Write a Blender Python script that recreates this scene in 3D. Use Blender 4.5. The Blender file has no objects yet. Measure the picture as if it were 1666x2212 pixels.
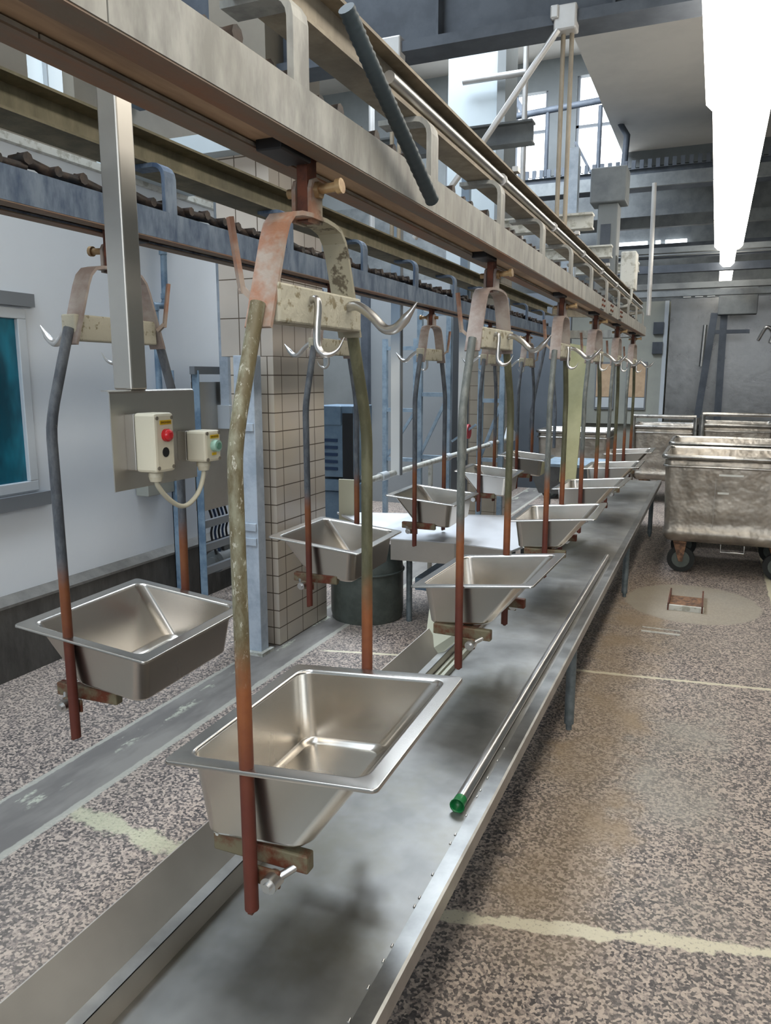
import bpy, bmesh, math, random
from mathutils import Vector, Matrix
random.seed(7)
S = bpy.context.scene
COL = S.collection
PI = math.pi

# ------------------------------------------------------------------ camera
cam_d = bpy.data.cameras.new('camera'); cam = bpy.data.objects.new('camera', cam_d); COL.objects.link(cam)
cam.location = (0, 0, 1.6)
cam.rotation_euler = (math.radians(90 - 10.05), 0, math.radians(23.1))
cam_d.sensor_fit = 'HORIZONTAL'; cam_d.sensor_width = 36; cam_d.lens = 36 * 1650 / 1666.
cam_d.clip_start = 0.02; cam_d.clip_end = 100
S.camera = cam
S.view_settings.view_transform = 'Standard'; S.view_settings.look = 'None'
S.view_settings.gamma = 1; S.view_settings.exposure = 0.0
S.view_settings.use_curve_mapping = False

# ------------------------------------------------------------------ materials
class NT:
    def __init__(s, name):
        s.m = bpy.data.materials.new(name); s.m.use_nodes = True
        s.t = s.m.node_tree; s.t.nodes.clear()
        s.out = s.t.nodes.new('ShaderNodeOutputMaterial')
        s.b = s.t.nodes.new('ShaderNodeBsdfPrincipled')
        s.t.links.new(s.b.outputs[0], s.out.inputs[0])
        s.co = s.t.nodes.new('ShaderNodeTexCoord').outputs['Object']
    def put(s, sock, v):
        if isinstance(v, bpy.types.NodeSocket): s.t.links.new(v, sock)
        elif isinstance(v, (tuple, list)) and len(v) == 3 and sock.type == 'RGBA': sock.default_value = (*v, 1)
        else: sock.default_value = v
    def set(s, **k):
        for n, v in k.items(): s.put(s.b.inputs[n.replace('_', ' ')], v)
        return s
    def math(s, op, a, b=0.0, c=None, clamp=False):
        n = s.t.nodes.new('ShaderNodeMath'); n.operation = op; n.use_clamp = clamp
        s.put(n.inputs[0], a); s.put(n.inputs[1], b)
        if c is not None: s.put(n.inputs[2], c)
        return n.outputs[0]
    def scaled(s, v, sc):
        n = s.t.nodes.new('ShaderNodeMapping'); s.put(n.inputs[0], v); n.inputs['Scale'].default_value = sc
        return n.outputs[0]
    def noise(s, scale, detail=3, rough=.55, vec=None, stretch=None, dist=0):
        n = s.t.nodes.new('ShaderNodeTexNoise')
        v = vec or s.co
        if stretch: v = s.scaled(v, stretch)
        s.put(n.inputs['Vector'], v); n.inputs['Scale'].default_value = scale
        n.inputs['Detail'].default_value = detail; n.inputs['Roughness'].default_value = rough
        n.inputs['Distortion'].default_value = dist
        return n.outputs['Fac']
    def mix(s, f, a, b, mode='MIX'):
        n = s.t.nodes.new('ShaderNodeMix'); n.data_type = 'RGBA'; n.blend_type = mode; n.clamp_factor = True
        s.put(n.inputs[0], f); s.put(n.inputs[6], a); s.put(n.inputs[7], b)
        return n.outputs[2]
    def ramp(s, f, stops):
        n = s.t.nodes.new('ShaderNodeValToRGB'); s.put(n.inputs[0], f)
        cr = n.color_ramp
        while len(cr.elements) < len(stops): cr.elements.new(.5)
        for e, (p, c) in zip(cr.elements, stops):
            e.position = p; e.color = (*c, 1) if isinstance(c, tuple) else (c, c, c, 1)
        return n.outputs[0]
    def xyz(s, v=None):
        n = s.t.nodes.new('ShaderNodeSeparateXYZ'); s.put(n.inputs[0], v or s.co)
        return n.outputs[0], n.outputs[1], n.outputs[2]
    def smooth(s, v, lo, hi, a=0.0, b=1.0):
        n = s.t.nodes.new('ShaderNodeMapRange'); n.interpolation_type = 'SMOOTHSTEP'
        s.put(n.inputs[0], v); n.inputs[1].default_value = lo; n.inputs[2].default_value = hi
        n.inputs[3].default_value = a; n.inputs[4].default_value = b
        return n.outputs[0]
    def bump(s, h, strength=.2, dist=.01):
        n = s.t.nodes.new('ShaderNodeBump'); n.inputs['Strength'].default_value = strength
        n.inputs['Distance'].default_value = dist; s.put(n.inputs['Height'], h)
        s.put(s.b.inputs['Normal'], n.outputs[0]); return s

def rgb(r, g, b):
    f = lambda c: (c / 255 / 12.92) if c / 255 <= .04045 else ((c / 255 + .055) / 1.055) ** 2.4
    return (f(r), f(g), f(b))

M = {}
def steel(name, *a_, fine=True, **k_):
    _steel(name, *a_, fine=fine, **k_)
def _steel(name, col=(.56, .54, .51), rough=.3, streak=(1, 1, 12), var=.12, dents=0.0, metallic=1.0, dirt=None, dscale=5, fine=True):
    n = NT(name)
    a = n.noise(60 if fine else 2, 2, .5, stretch=streak); b = n.noise(dscale, 4, .6)
    dark = tuple(c * (1 - var * 2.2) for c in col)
    c = n.mix(n.ramp(b, [(.35, 0.), (.7, 1.)]), dark, col)
    if dirt: c = n.mix(n.ramp(n.noise(dscale * .7, 5, .7), [(.48, 0.), (.68, .8)]), c, dirt)
    n.set(Base_Color=c, Metallic=metallic,
          Roughness=n.math('ADD', n.math('MULTIPLY', a, .10), n.math('ADD', n.math('MULTIPLY', b, .14), rough - .12)))
    if dents: n.bump(n.noise(5, 3), min(1, .5 * dents), .012 * max(1, dents))
    M[name] = n.m
def paint(name, col, col2=None, scale=6, lo=.4, hi=.65, rough=.5, bump=.0, metallic=0.0, streak=None, detail=5, bscale=60):
    n = NT(name)
    if col2: c = n.mix(n.ramp(n.noise(scale, detail, .65, stretch=streak), [(lo, 0.), (hi, 1.)]), col, col2)
    else: c = n.mix(n.noise(scale, 3), tuple(x * .93 for x in col), tuple(min(1, x * 1.06) for x in col))
    n.set(Base_Color=c, Roughness=rough, Metallic=metallic)
    if bump: n.bump(n.noise(bscale, 3), bump, .004)
    M[name] = n.m

n = NT('pan_steel'); n.set(Base_Color=rgb(197, 192, 184), Metallic=1.0, Roughness=n.math('ADD', .22, n.math('MULTIPLY', n.noise(3, 1), .08))); M['pan_steel'] = n.m
steel('splash_steel', (.66, .61, .54), .5, (14, 1, 14), .1, dscale=3)
steel('table_steel', (.40, .395, .375), .43, (14, 1, 14), .2, .3, dirt=(.25, .24, .20), dscale=3.6)
steel('lip_steel', (.47, .47, .45), .34, (14, 1, 14), .15, .2, dscale=9)
steel('post_steel', (.56, .53, .48), .38, (14, 14, 1), .06)
steel('bright_steel', (.62, .61, .59), .32, (4, 4, 4), .05)
steel('cart_steel', (.56, .51, .44), .44, (3, 3, 3), .20, 2.2, dirt=(.34, .29, .23), dscale=4.5, metallic=.85)
steel('cart_rim', (.60, .58, .54), .30, (3, 3, 3), .2, .6, dscale=12)
steel('wall_steel', (.21, .215, .215), .30, (1, 1, 5), .12, .5, metallic=.7)
steel('pole_white', (.55, .54, .52), .4, (3, 3, 3), .1, metallic=.4)

def galv(name, a, b, c3, rough=.55, metallic=.35, lips=None):
    n = NT(name)
    s1 = n.noise(16, 5, .65, stretch=(1, 1, .35)); s2 = n.noise(3.0, 3, .6)
    c = n.mix(n.ramp(s1, [(.38, 0.), (.62, 1.)]), a, b)
    c = n.mix(n.ramp(s2, [(.45, 0.), (.75, .7)]), c, c3)
    n.set(Base_Color=c, Roughness=rough, Metallic=metallic).bump(s1, .15, .004)
    M[name] = n.m
galv('rail_grey', rgb(134, 133, 128), rgb(172, 171, 164), rgb(150, 146, 136), metallic=.1)
galv('rail_daylit', rgb(62, 80, 104), rgb(120, 134, 150), rgb(78, 94, 114), metallic=.25)  # same galvanised steel as the grey rail, bluish daylight put into the colour
galv('beam_tan', rgb(132, 122, 106), rgb(158, 147, 128), rgb(108, 101, 92), metallic=.0, rough=.7)
galv('beam_olive', rgb(104, 98, 76), rgb(128, 120, 96), rgb(90, 86, 72), metallic=.05, rough=.7)
paint('rust_lip', rgb(124, 112, 98), rgb(142, 104, 78), 9, .42, .62, .65, .2, streak=(1, .2, 1))
paint('rail_inside', rgb(206, 178, 146), rgb(120, 96, 76), 7, .4, .7, .7, streak=(1, .15, 1))
paint('rust_dark', rgb(74, 44, 34), rgb(118, 66, 44), 22, .4, .65, .7, .3)
paint('rust_pink', rgb(146, 106, 84), rgb(160, 144, 130), 9, .42, .6, .65, .25)
paint('bar_grey_pink', rgb(142, 126, 118), rgb(160, 150, 142), 13, .42, .6, .6, .25)
paint('cream_peel', rgb(180, 175, 156), rgb(132, 122, 96), 34, .55, .62, .7, .8, bscale=45)
paint('bolt_brass', rgb(176, 150, 112), rgb(140, 108, 74), 20, .4, .6, .4, metallic=.6)
paint('cradle', rgb(120, 112, 88), rgb(104, 52, 32), 16, .42, .6, .6, .2, metallic=.2)
paint('chain_dark', rgb(34, 30, 28), rgb(66, 52, 42), 30, .4, .6, .6, .3)
paint('hose', rgb(52, 62, 66), None, 20, rough=.55)
paint('ivory', rgb(216, 208, 184), rough=.45)
paint('ivory_wire', rgb(196, 190, 168), rough=.5)
paint('yellow_tag', rgb(214, 176, 20), rough=.5)
paint('text_dark', rgb(120, 90, 10), rough=.5)
paint('red_button', rgb(200, 34, 40), rough=.25)
paint('green_button', rgb(160, 196, 178), rough=.3)
paint('green_dark', rgb(96, 138, 118), rough=.3)
paint('black', rgb(22, 22, 24), rough=.5)
paint('hole', rgb(8, 8, 8), rough=.8)
paint('green_plastic', rgb(8, 108, 52), rough=.35)
paint('wall_panel', rgb(214, 220, 226), rgb(220, 226, 231), 1.2, .3, .7, .38)
paint('wall_beige', rgb(118, 110, 98), rgb(134, 126, 112), 2, .3, .7, .7)
paint('wall_cream', rgb(176, 170, 148), None, 2, rough=.7)
paint('kerb', rgb(88, 86, 82), rgb(60, 58, 55), 7, .35, .65, .7, .4, streak=(1, 1, .3))
paint('kerb_top', rgb(120, 118, 112), rgb(96, 94, 90), 7, .35, .65, .7, .4)
paint('frame_white', rgb(196, 202, 206), rough=.4)
paint('trim_grey', rgb(118, 122, 126), rough=.5)
paint('blue_post', rgb(128, 150, 168), rgb(92, 116, 138), 9, .42, .62, .5, .2)
paint('pale_post', rgb(192, 202, 212), rgb(166, 178, 190), 8, .42, .62, .5, .2)
paint('white_paint', rgb(206, 206, 198), rgb(170, 168, 156), 18, .5, .62, .55, .3)
paint('motor_blue', rgb(112, 134, 152), rgb(98, 120, 140), 8, .4, .6, .4)
paint('tub_green', rgb(88, 94, 88), rgb(72, 78, 72), 10, .4, .6, .5)
paint('cream_board', rgb(206, 204, 180), rough=.5)
paint('yellow_board', rgb(234, 230, 182), rgb(216, 212, 160), 3, .4, .6, .5)
paint('dark_steelwork', rgb(76, 82, 90), rgb(60, 66, 74), 4, .4, .6, .6)
paint('mid_steelwork', rgb(118, 122, 122), rgb(98, 102, 104), 4, .4, .6, .6)
paint('grey_wall', rgb(128, 132, 132), rgb(118, 122, 122), 1.5, .4, .6, .6)
paint('far_panel', rgb(160, 162, 152), rgb(150, 152, 144), 1.5, .4, .6, .5)
paint('soffit', rgb(206, 201, 192), rgb(196, 192, 184), 1, .4, .6, .8)
paint('pale_wall', rgb(184, 194, 198), rough=.7)
paint('peach', rgb(196, 168, 136), rgb(184, 156, 126), 12, .4, .6, .6)
paint('red_paint', rgb(170, 30, 40), rough=.5)
paint('rubber', rgb(30, 32, 30), rough=.7)
paint('concrete_white', rgb(206, 210, 210), rough=.8)
paint('drain_rust', rgb(150, 112, 84), rgb(96, 74, 60), 30, .4, .6, .8, .3)
paint('drip_white', rgb(230, 230, 222), rough=.5)
paint('navy', rgb(30, 52, 84), rough=.5)

def leg_mat(name, up, up2, fleck=.62):
    n = NT(name)
    x, y, z = n.xyz()
    zz = n.math('ADD', z, n.math('MULTIPLY', n.math('SUBTRACT', n.noise(12, 3), .5), .16))
    g = n.mix(n.ramp(n.noise(28, 5, .7, stretch=(1, 1, .35)), [(.42, 0.), (.58, 1.)]), up, up2)
    g = n.mix(n.ramp(n.noise(105, 4, .7, stretch=(1, 1, .45)), [(fleck, 0.), (fleck + .05, .8)]), g, rgb(186, 184, 168))
    orange = n.mix(n.noise(40, 4), rgb(150, 92, 50), rgb(120, 66, 38))
    red = n.mix(n.noise(25, 4), rgb(104, 50, 36), rgb(84, 38, 28))
    c = n.mix(n.smooth(zz, .42, .55), orange, g)
    c = n.mix(n.smooth(zz, .22, .42), red, c)
    n.set(Base_Color=c, Roughness=.55).bump(n.noise(90, 3), .25, .002)
    M[name] = n.m
n = NT('yoke_near'); yy = n.xyz()[1]
ca = n.mix(n.ramp(n.noise(11, 4, .7), [(.42, 0.), (.6, 1.)]), rgb(150, 108, 84), rgb(158, 146, 134))
cb = n.mix(n.ramp(n.noise(26, 4, .7), [(.55, 0.), (.62, 1.)]), rgb(150, 144, 124), rgb(86, 78, 62))
n.set(Base_Color=n.mix(n.smooth(n.math('ADD', yy, n.math('MULTIPLY', n.noise(20, 3), .05)), .0, .06), ca, cb), Roughness=.6).bump(n.noise(50, 3), .4, .003)
M['yoke_near'] = n.m
leg_mat('leg_near', rgb(98, 88, 62), rgb(132, 130, 108), .585)
leg_mat('leg_olive', rgb(78, 76, 54), rgb(98, 96, 72), .72)
leg_mat('leg_grey', rgb(92, 96, 92), rgb(120, 122, 116), .68)
leg_mat('leg_slate', rgb(78, 82, 88), rgb(104, 108, 112), .70)

def tile_mat(name, w, h, zoff, ca, cb):
    n = NT(name)
    x, y, z = n.xyz()
    def line(v, p, off=0.):
        f = n.math('FRACT', n.math('DIVIDE', n.math('ADD', v, 100 * p + off), p))
        return n.math('LESS_THAN', f, .006 / p)
    geo = n.t.nodes.new('ShaderNodeNewGeometry')
    nx, ny, nz = n.xyz(geo.outputs['Normal'])
    isx = n.math('GREATER_THAN', n.math('ABSOLUTE', nx), .5)
    hor = n.math('ADD', n.math('MULTIPLY', isx, y), n.math('MULTIPLY', n.math('SUBTRACT', 1.0, isx), x))
    gl = n.math('MAXIMUM', line(hor, w, .015), line(z, h, zoff))
    c = n.mix(n.ramp(n.noise(3, 3), [(.35, 0.), (.65, 1.)]), ca, cb)
    c = n.mix(gl, c, rgb(92, 80, 66))
    n.set(Base_Color=c, Roughness=n.mix(gl, (.22, .22, .22), (.8, .8, .8))).bump(n.math('SUBTRACT', 1.0, gl), .4, .003)
    M[name] = n.m
tile_mat('tile_low', .195, .107, 0, rgb(200, 190, 178), rgb(206, 194, 176))
tile_mat('tile_high', .14, .215, .01, rgb(190, 180, 168), rgb(198, 188, 176))
tile_mat('tile_far', .15, .15, 0, rgb(150, 140, 124), rgb(160, 150, 134))

def emis(name, col, st):
    n = NT(name); n.set(Base_Color=(.8, .8, .8), Emission_Color=col, Emission_Strength=st); M[name] = n.m
emis('lamp_glow', (1, .945, .85), 10)
emis('day_sky', (.62, .80, .92), .6)
emis('day_far', (.86, .93, 1.0), 3.0)

# glass
def glass():
    n = NT('teal_glass')
    c = n.mix(n.ramp(n.noise(5, 3, .6, stretch=(1, 1, .4)), [(.4, 0.), (.62, 1.)]), rgb(8, 74, 92), rgb(24, 122, 146))
    n.set(Base_Color=c, Roughness=.12); M['teal_glass'] = n.m
glass()

# floor ------------------------------------------------------------
def floor_mat():
    n = NT('floor_terrazzo')
    x, y, z = n.xyz()
    sp = n.noise(82, 4, .72); big = n.noise(1.3, 4, .6); med = n.noise(9, 4, .6)
    vo = n.t.nodes.new('ShaderNodeTexVoronoi'); n.put(vo.inputs['Vector'], n.co); vo.inputs['Scale'].default_value = 120
    vr = n.xyz(vo.outputs['Color'])[0]
    spm = n.math('ADD', n.math('MULTIPLY', sp, .55), n.math('MULTIPLY', vr, .45))
    base = n.ramp(spm, [(.33, rgb(50, 47, 49)), (.43, rgb(94, 87, 86)), (.52, rgb(146, 132, 123)), (.66, rgb(190, 173, 158))])
    base = n.mix(n.ramp(big, [(.35, 0.), (.7, .35)]), base, rgb(160, 150, 138))
    jit = n.math('SUBTRACT', med, .5)
    fine = n.math('SUBTRACT', n.noise(34, 4, .65), .5)
    def band(expr, half, soft, amp=.06, amp2=.02):
        d = n.math('ABSOLUTE', expr)
        d = n.math('ADD', d, n.math('ADD', n.math('MULTIPLY', jit, amp), n.math('MULTIPLY', fine, amp2)))
        return n.smooth(d, half, half + soft, 1., 0.)
    def rng(v, a, b, s=.05):
        return n.math('MULTIPLY', n.smooth(v, a - s, a + s), n.smooth(v, b - s, b + s, 1., 0.))
    cream = rgb(212, 204, 178)
    speck = n.ramp(sp, [(.34, .25), (.44, 1.)])
    # ochre film and grey film beside the table, wiped patches
    film = n.math('MULTIPLY', rng(n.math('ADD', x, n.math('MULTIPLY', jit, .35)), -.55, -.18, .09), rng(y, 1.9, 6.2, .5))
    base = n.mix(n.math('MULTIPLY', film, n.ramp(n.noise(2.6, 4), [(.35, .15), (.65, .75)])), base, rgb(150, 128, 100))
    film2 = n.math('MULTIPLY', rng(n.math('ADD', x, n.math('MULTIPLY', jit, .4)), -.20, .12, .08), rng(y, 2.2, 4.0, .25))
    base = n.mix(n.math('MULTIPLY', film2, n.ramp(n.noise(2.2, 4), [(.40, 0.), (.66, .6)])), base, rgb(158, 154, 144))
    # joints
    j1 = n.math('SUBTRACT', y, n.math('ADD', 1.96 + .244 * .63, n.math('MULTIPLY', x, .244)))
    m = n.math('MULTIPLY', band(j1, .020, .012, .09, .03), n.math('GREATER_THAN', x, -.85))
    base = n.mix(n.math('MULTIPLY', m, n.math('MULTIPLY', speck, .95)), base, cream)
    j2 = n.math('SUBTRACT', y, n.math('ADD', 4.112 + .126 * .541, n.math('MULTIPLY', x, .126)))
    m = n.math('MULTIPLY', band(j2, .010, .01, .04, .015), n.math('GREATER_THAN', x, -.6))
    base = n.mix(n.math('MULTIPLY', m, .9), base, cream)
    j3 = n.math('SUBTRACT', x, .49)
    base = n.mix(n.math('MULTIPLY', band(j3, .014, .012, .03, .02), rng(y, 4.3, 9, .1)), base, cream)
    j4 = n.math('SUBTRACT', y, n.math('ADD', 3.83 + .238 * 2.03, n.math('MULTIPLY', x, .238)))
    m = n.math('MULTIPLY', band(j4, .010, .008, .02, .01), rng(x, -2.03, -1.2, .03))
    base = n.mix(m, base, cream)
    # worn cream streak left of table
    j5 = n.math('SUBTRACT', y, n.math('ADD', 1.955 - .10 * 2.1, n.math('MULTIPLY', x, -.10)))
    m = n.math('MULTIPLY', band(j5, .022, .03, .16, .07), rng(x, -2.12, -1.45, .05))
    base = n.mix(n.math('MULTIPLY', m, n.math('MULTIPLY', speck, .85)), base, rgb(190, 188, 160))
    # gutter strip
    gx = n.math('ADD', x, n.math('MULTIPLY', fine, .012))
    g = rng(gx, -2.405, -2.115, .006)
    gcol = n.mix(n.ramp(n.noise(5, 4, .6, stretch=(1, .3, 1)), [(.4, 0.), (.6, 1.)]), rgb(112, 108, 104), rgb(136, 132, 126))
    patch = n.math('MULTIPLY', n.ramp(n.noise(6.5, 5, .62, stretch=(1.2, .45, 1)), [(.54, 0.), (.58, 1.)]), rng(x, -2.39, -2.27, .02))
    gcol = n.mix(n.math('MULTIPLY', patch, n.ramp(n.noise(45, 4), [(.42, .1), (.5, .9)])), gcol, rgb(188, 190, 172))
    base = n.mix(g, base, gcol)
    for c, h in ((-2.405, .009), (-2.115, .014)):
        e = band(n.math('SUBTRACT', x, c), h, .006, .02, .012)
        base = n.mix(n.math('MULTIPLY', e, .8), base, rgb(178, 176, 164))
    # repaired round patch about the drain
    dx = n.math('DIVIDE', n.math('ADD', x, .05), .47); dy = n.math('DIVIDE', n.math('SUBTRACT', y, 5.72), .52)
    d = n.math('ADD', n.math('SQRT', n.math('ADD', n.math('MULTIPLY', dx, dx), n.math('MULTIPLY', dy, dy))), n.math('MULTIPLY', jit, .12))
    base = n.mix(n.smooth(d, .93, 1.0, .85, 0.), base, n.mix(big, rgb(168, 154, 132), rgb(152, 148, 138)))
    n.set(Base_Color=base, Roughness=n.math('ADD', .42, n.math('MULTIPLY', med, .25))).bump(sp, .12, .002)
    M['floor'] = n.m
floor_mat()

# ------------------------------------------------------------------ geometry helpers
PEND = []
class MB:
    def __init__(s): s.v = []; s.f = []; s.sm = []; s.mi = []; s.mat = 0
    def add(s, vs, fs, smooth=False):
        o = len(s.v); s.v += [Vector(p) for p in vs]
        for f in fs: s.f.append([i + o for i in f]); s.sm.append(smooth); s.mi.append(s.mat)
        return s
    def box(s, a, b, M_=None):
        x0, y0, z0 = a; x1, y1, z1 = b
        vs = [Vector((x, y, z)) for x in (x0, x1) for y in (y0, y1) for z in (z0, z1)]
        if M_ is not None: vs = [M_ @ v for v in vs]
        return s.add(vs, [(0, 1, 3, 2), (4, 6, 7, 5), (0, 4, 5, 1), (2, 3, 7, 6), (0, 2, 6, 4), (1, 5, 7, 3)])
    def cbox(s, c, d, M_=None):
        return s.box([c[i] - d[i] / 2 for i in range(3)], [c[i] + d[i] / 2 for i in range(3)], M_)
    def beam(s, p, q, w, h, up=(0, 0, 1)):
        p, q = Vector(p), Vector(q); d = (q - p); L = d.length; d.normalize()
        u = Vector(up)
        if abs(d.dot(u)) > .99: u = Vector((0, 1, 0))
        sx = d.cross(u).normalized(); sz = sx.cross(d)
        R = Matrix((sx, d, sz)).transposed().to_4x4(); R.translation = p
        return s.box((-w / 2, 0, -h / 2), (w / 2, L, h / 2), R)
    def tube(s, pts, r, n=12, caps=True, closed=False):
        pts = [Vector(p) for p in pts]; rs = r if isinstance(r, (list, tuple)) else [r] * len(pts)
        rings = []; prev = None; N_ = len(pts)
        for i, p in enumerate(pts):
            if closed: t = (pts[(i + 1) % N_] - pts[i - 1])
            else: t = (pts[min(i + 1, N_ - 1)] - pts[max(i - 1, 0)])
            t.normalize()
            if prev is None:
                u = Vector((0, 0, 1)) if abs(t.z) < .9 else Vector((1, 0, 0))
                a = t.cross(u).normalized()
            else: a = (prev - t * prev.dot(t)).normalized()
            prev = a; b = t.cross(a)
            rings.append([p + (a * math.cos(2 * PI * k / n) + b * math.sin(2 * PI * k / n)) * rs[i] for k in range(n)])
        vs = [v for g in rings for v in g]; fs = []
        for i in range(N_ - (0 if closed else 1)):
            j = (i + 1) % N_
            for k in range(n): fs.append((i * n + k, i * n + (k + 1) % n, j * n + (k + 1) % n, j * n + k))
        s.add(vs, fs, True)
        if caps and not closed:
            s.add(rings[0], [tuple(range(n))[::-1]]); s.add(rings[-1], [tuple(range(n))])
        return s
    def ext(s, prof, p0, p1, ax='y', closed=True, caps=True):
        """extrude a 2-D profile; ax='y': profile (x,z), from y=p0 to p1; ax='x': (y,z); ax='z': (x,y)"""
        def P(a, b, t): return {'y': (a, t, b), 'x': (t, a, b), 'z': (a, b, t)}[ax]
        n = len(prof)
        vs = [P(a, b, p0) for a, b in prof] + [P(a, b, p1) for a, b in prof]
        fs = [(i, (i + 1) % n, (i + 1) % n + n, i + n) for i in range(n if closed else n - 1)]
        s.add(vs, fs)
        if caps and closed: s.add(vs[:n], [tuple(range(n))[::-1]]); s.add(vs[n:], [tuple(range(n))])
        return s
    def loft(s, rings, smooth=True, cap0=False, cap1=False):
        n = len(rings[0]); vs = [v for g in rings for v in g]; fs = []
        for i in range(len(rings) - 1):
            for k in range(n): fs.append((i * n + k, i * n + (k + 1) % n, (i + 1) * n + (k + 1) % n, (i + 1) * n + k))
        s.add(vs, fs, smooth)
        if cap0: s.add(rings[0], [tuple(range(n))[::-1]])
        if cap1: s.add(rings[-1], [tuple(range(n))])
        return s
    def xf(s, M_): s.v = [M_ @ v for v in s.v]; return s
    def build(s, name, mat, parent=None, bevel=0, loc=None, fixn=True):
        me = bpy.data.meshes.new(name); me.from_pydata([tuple(v) for v in s.v], [], s.f)
        for p, sm, mi in zip(me.polygons, s.sm, s.mi): p.use_smooth = sm; p.material_index = mi
        for m_ in (mat if isinstance(mat, (list, tuple)) else [mat]):
            me.materials.append(M.get(m_))
            if m_ not in M: PEND.append((me, len(me.materials) - 1, m_))
        if fixn:
            b = bmesh.new(); b.from_mesh(me)
            bmesh.ops.recalc_face_normals(b, faces=b.faces); b.to_mesh(me); b.free()
        me.update()
        o = bpy.data.objects.new(name, me); COL.objects.link(o)
        if parent: o.parent = parent
        if loc: o.location = loc
        if bevel:
            md = o.modifiers.new('bevel', 'BEVEL'); md.width = bevel; md.segments = 2; md.limit_method = 'ANGLE'; md.angle_limit = math.radians(40)
            md.harden_normals = False
        return o
def rrect(x0, x1, y0, y1, r, z, seg=5):
    out = []
    for cx, cy, a0 in ((x1 - r, y1 - r, 0), (x0 + r, y1 - r, 90), (x0 + r, y0 + r, 180), (x1 - r, y0 + r, 270)):
        for k in range(seg + 1):
            a = math.radians(a0 + 90 * k / seg); out.append(Vector((cx + r * math.cos(a), cy + r * math.sin(a), z)))
    return out
def bez(pts, n=8):
    """Catmull-Rom through points"""
    P = [Vector(p) for p in pts]; P = [P[0] * 2 - P[1]] + P + [P[-1] * 2 - P[-2]]; out = []
    for i in range(1, len(P) - 2):
        for k in range(n):
            t = k / n; a, b, c, d = P[i - 1:i + 3]
            out.append(.5 * ((2 * b) + (c - a) * t + (2 * a - 5 * b + 4 * c - d) * t * t + (3 * b - a - 3 * c + d) * t ** 3))
    out.append(P[-2]); return out
def tag(o, label=None, cat=None, group=None, kind=None):
    if label: o['label'] = label
    if cat: o['category'] = cat
    if group: o['group'] = group
    if kind: o['kind'] = kind
    return o
def empty(name, loc, label, cat, rz=0, group=None):
    o = bpy.data.objects.new(name, None); COL.objects.link(o); o.location = loc; o.rotation_euler = (0, 0, rz)
    o.empty_display_size = .1
    return tag(o, label, cat, group)
def struct(o): o['kind'] = 'structure'; return o
def copy_tree(o, parent=None):
    c = o.copy(); COL.objects.link(c); c.parent = parent
    for ch in list(o.children): copy_tree(ch, c)
    return c

# ------------------------------------------------------------------ setting
struct(MB().box((-9, -3, -.1), (4.5, 15, 0)).build('floor', 'floor'))
# left insulated panel wall with an opening for the window (Y 2.2..3.09, z 0.99..1.95) and high windows
w = MB(); X0, X1 = -3.55, -3.41
w.box((X0, -3, 0), (X1, 2.2, 2.8)); w.box((X0, 3.09, 0), (X1, 4.92, 2.8))
w.box((X0, 2.2, 0), (X1, 3.09, .985)); w.box((X0, 2.2, 1.953), (X1, 3.09, 2.8))
struct(w.build('wall_left', 'wall_panel'))
w = MB(); w.box((X0, -3, 2.8), (X1, 3.24, 6.5)); w.box((X0, 3.56, 2.8), (X1, 4.92, 6.5)); w.box((X0, 3.24, 2.8), (X1, 3.56, 2.95)); w.box((X0, 3.24, 3.95), (X1, 3.56, 6.5))
struct(w.build('wall_left_upper', 'wall_beige'))
struct(MB().box((-8.5, 4.78, 0), (-3.55, 4.92, 6.5)).build('wall_return', 'grey_wall'))
struct(MB().box((-8.6, 4.9, 0), (-8.5, 13, 6.5)).build('wall_side', 'grey_wall'))
struct(MB().box((-3.41, -3, 0), (-3.36, 4.9, .40)).build('baseboard_left', 'kerb'))
struct(MB().ext([(-3.41, .395), (-3.352, .395), (-3.352, .41), (-3.41, .45)], -3, 4.9).build('trim_1', 'kerb_top'))
# right side wall and back wall (out of frame, they close the hall)
struct(MB().box((4.4, -3, 0), (4.5, 13, 6.5)).build('wall_right', 'pale_wall'))
struct(MB().box((-3.5, -3.1, 0), (4.5, -3, 6.5)).build('wall_back', 'pale_wall'))
# window in the left wall
f = MB()
f.box((-3.44, 2.2, .985), (-3.395, 3.09, 1.04)); f.box((-3.44, 2.2, 1.90), (-3.395, 3.09, 1.953))
f.box((-3.44, 3.035, 1.04), (-3.395, 3.09, 1.90)); f.box((-3.44, 2.2, 1.04), (-3.395, 2.26, 1.90))
wf = tag(f.build('window_1', 'frame_white', bevel=.004), kind='structure')
g = MB().box((-3.425, 2.25, 1.035), (-3.42, 3.04, 1.905)).build('pane', 'teal_glass', wf)
MB().box((-3.41, 2.1, 1.965), (-3.38, 3.143, 2.033)).build('window_header', 'trim_grey', wf)
MB().box((-3.41, 2.1, .90), (-3.37, 3.146, .975)).build('window_sill', 'trim_grey', wf)
# high window in the left wall
wh = struct(MB().box((-3.47, 3.24, 2.95), (-3.44, 3.56, 2.98)).box((-3.47, 3.24, 3.92), (-3.44, 3.56, 3.95)).box((-3.47, 3.40, 2.98), (-3.44, 3.41, 3.92)).build('window_2', 'frame_white'))
MB().box((-3.50, 3.24, 2.95), (-3.49, 3.56, 3.95)).build('pane', 'day_sky', wh)
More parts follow.
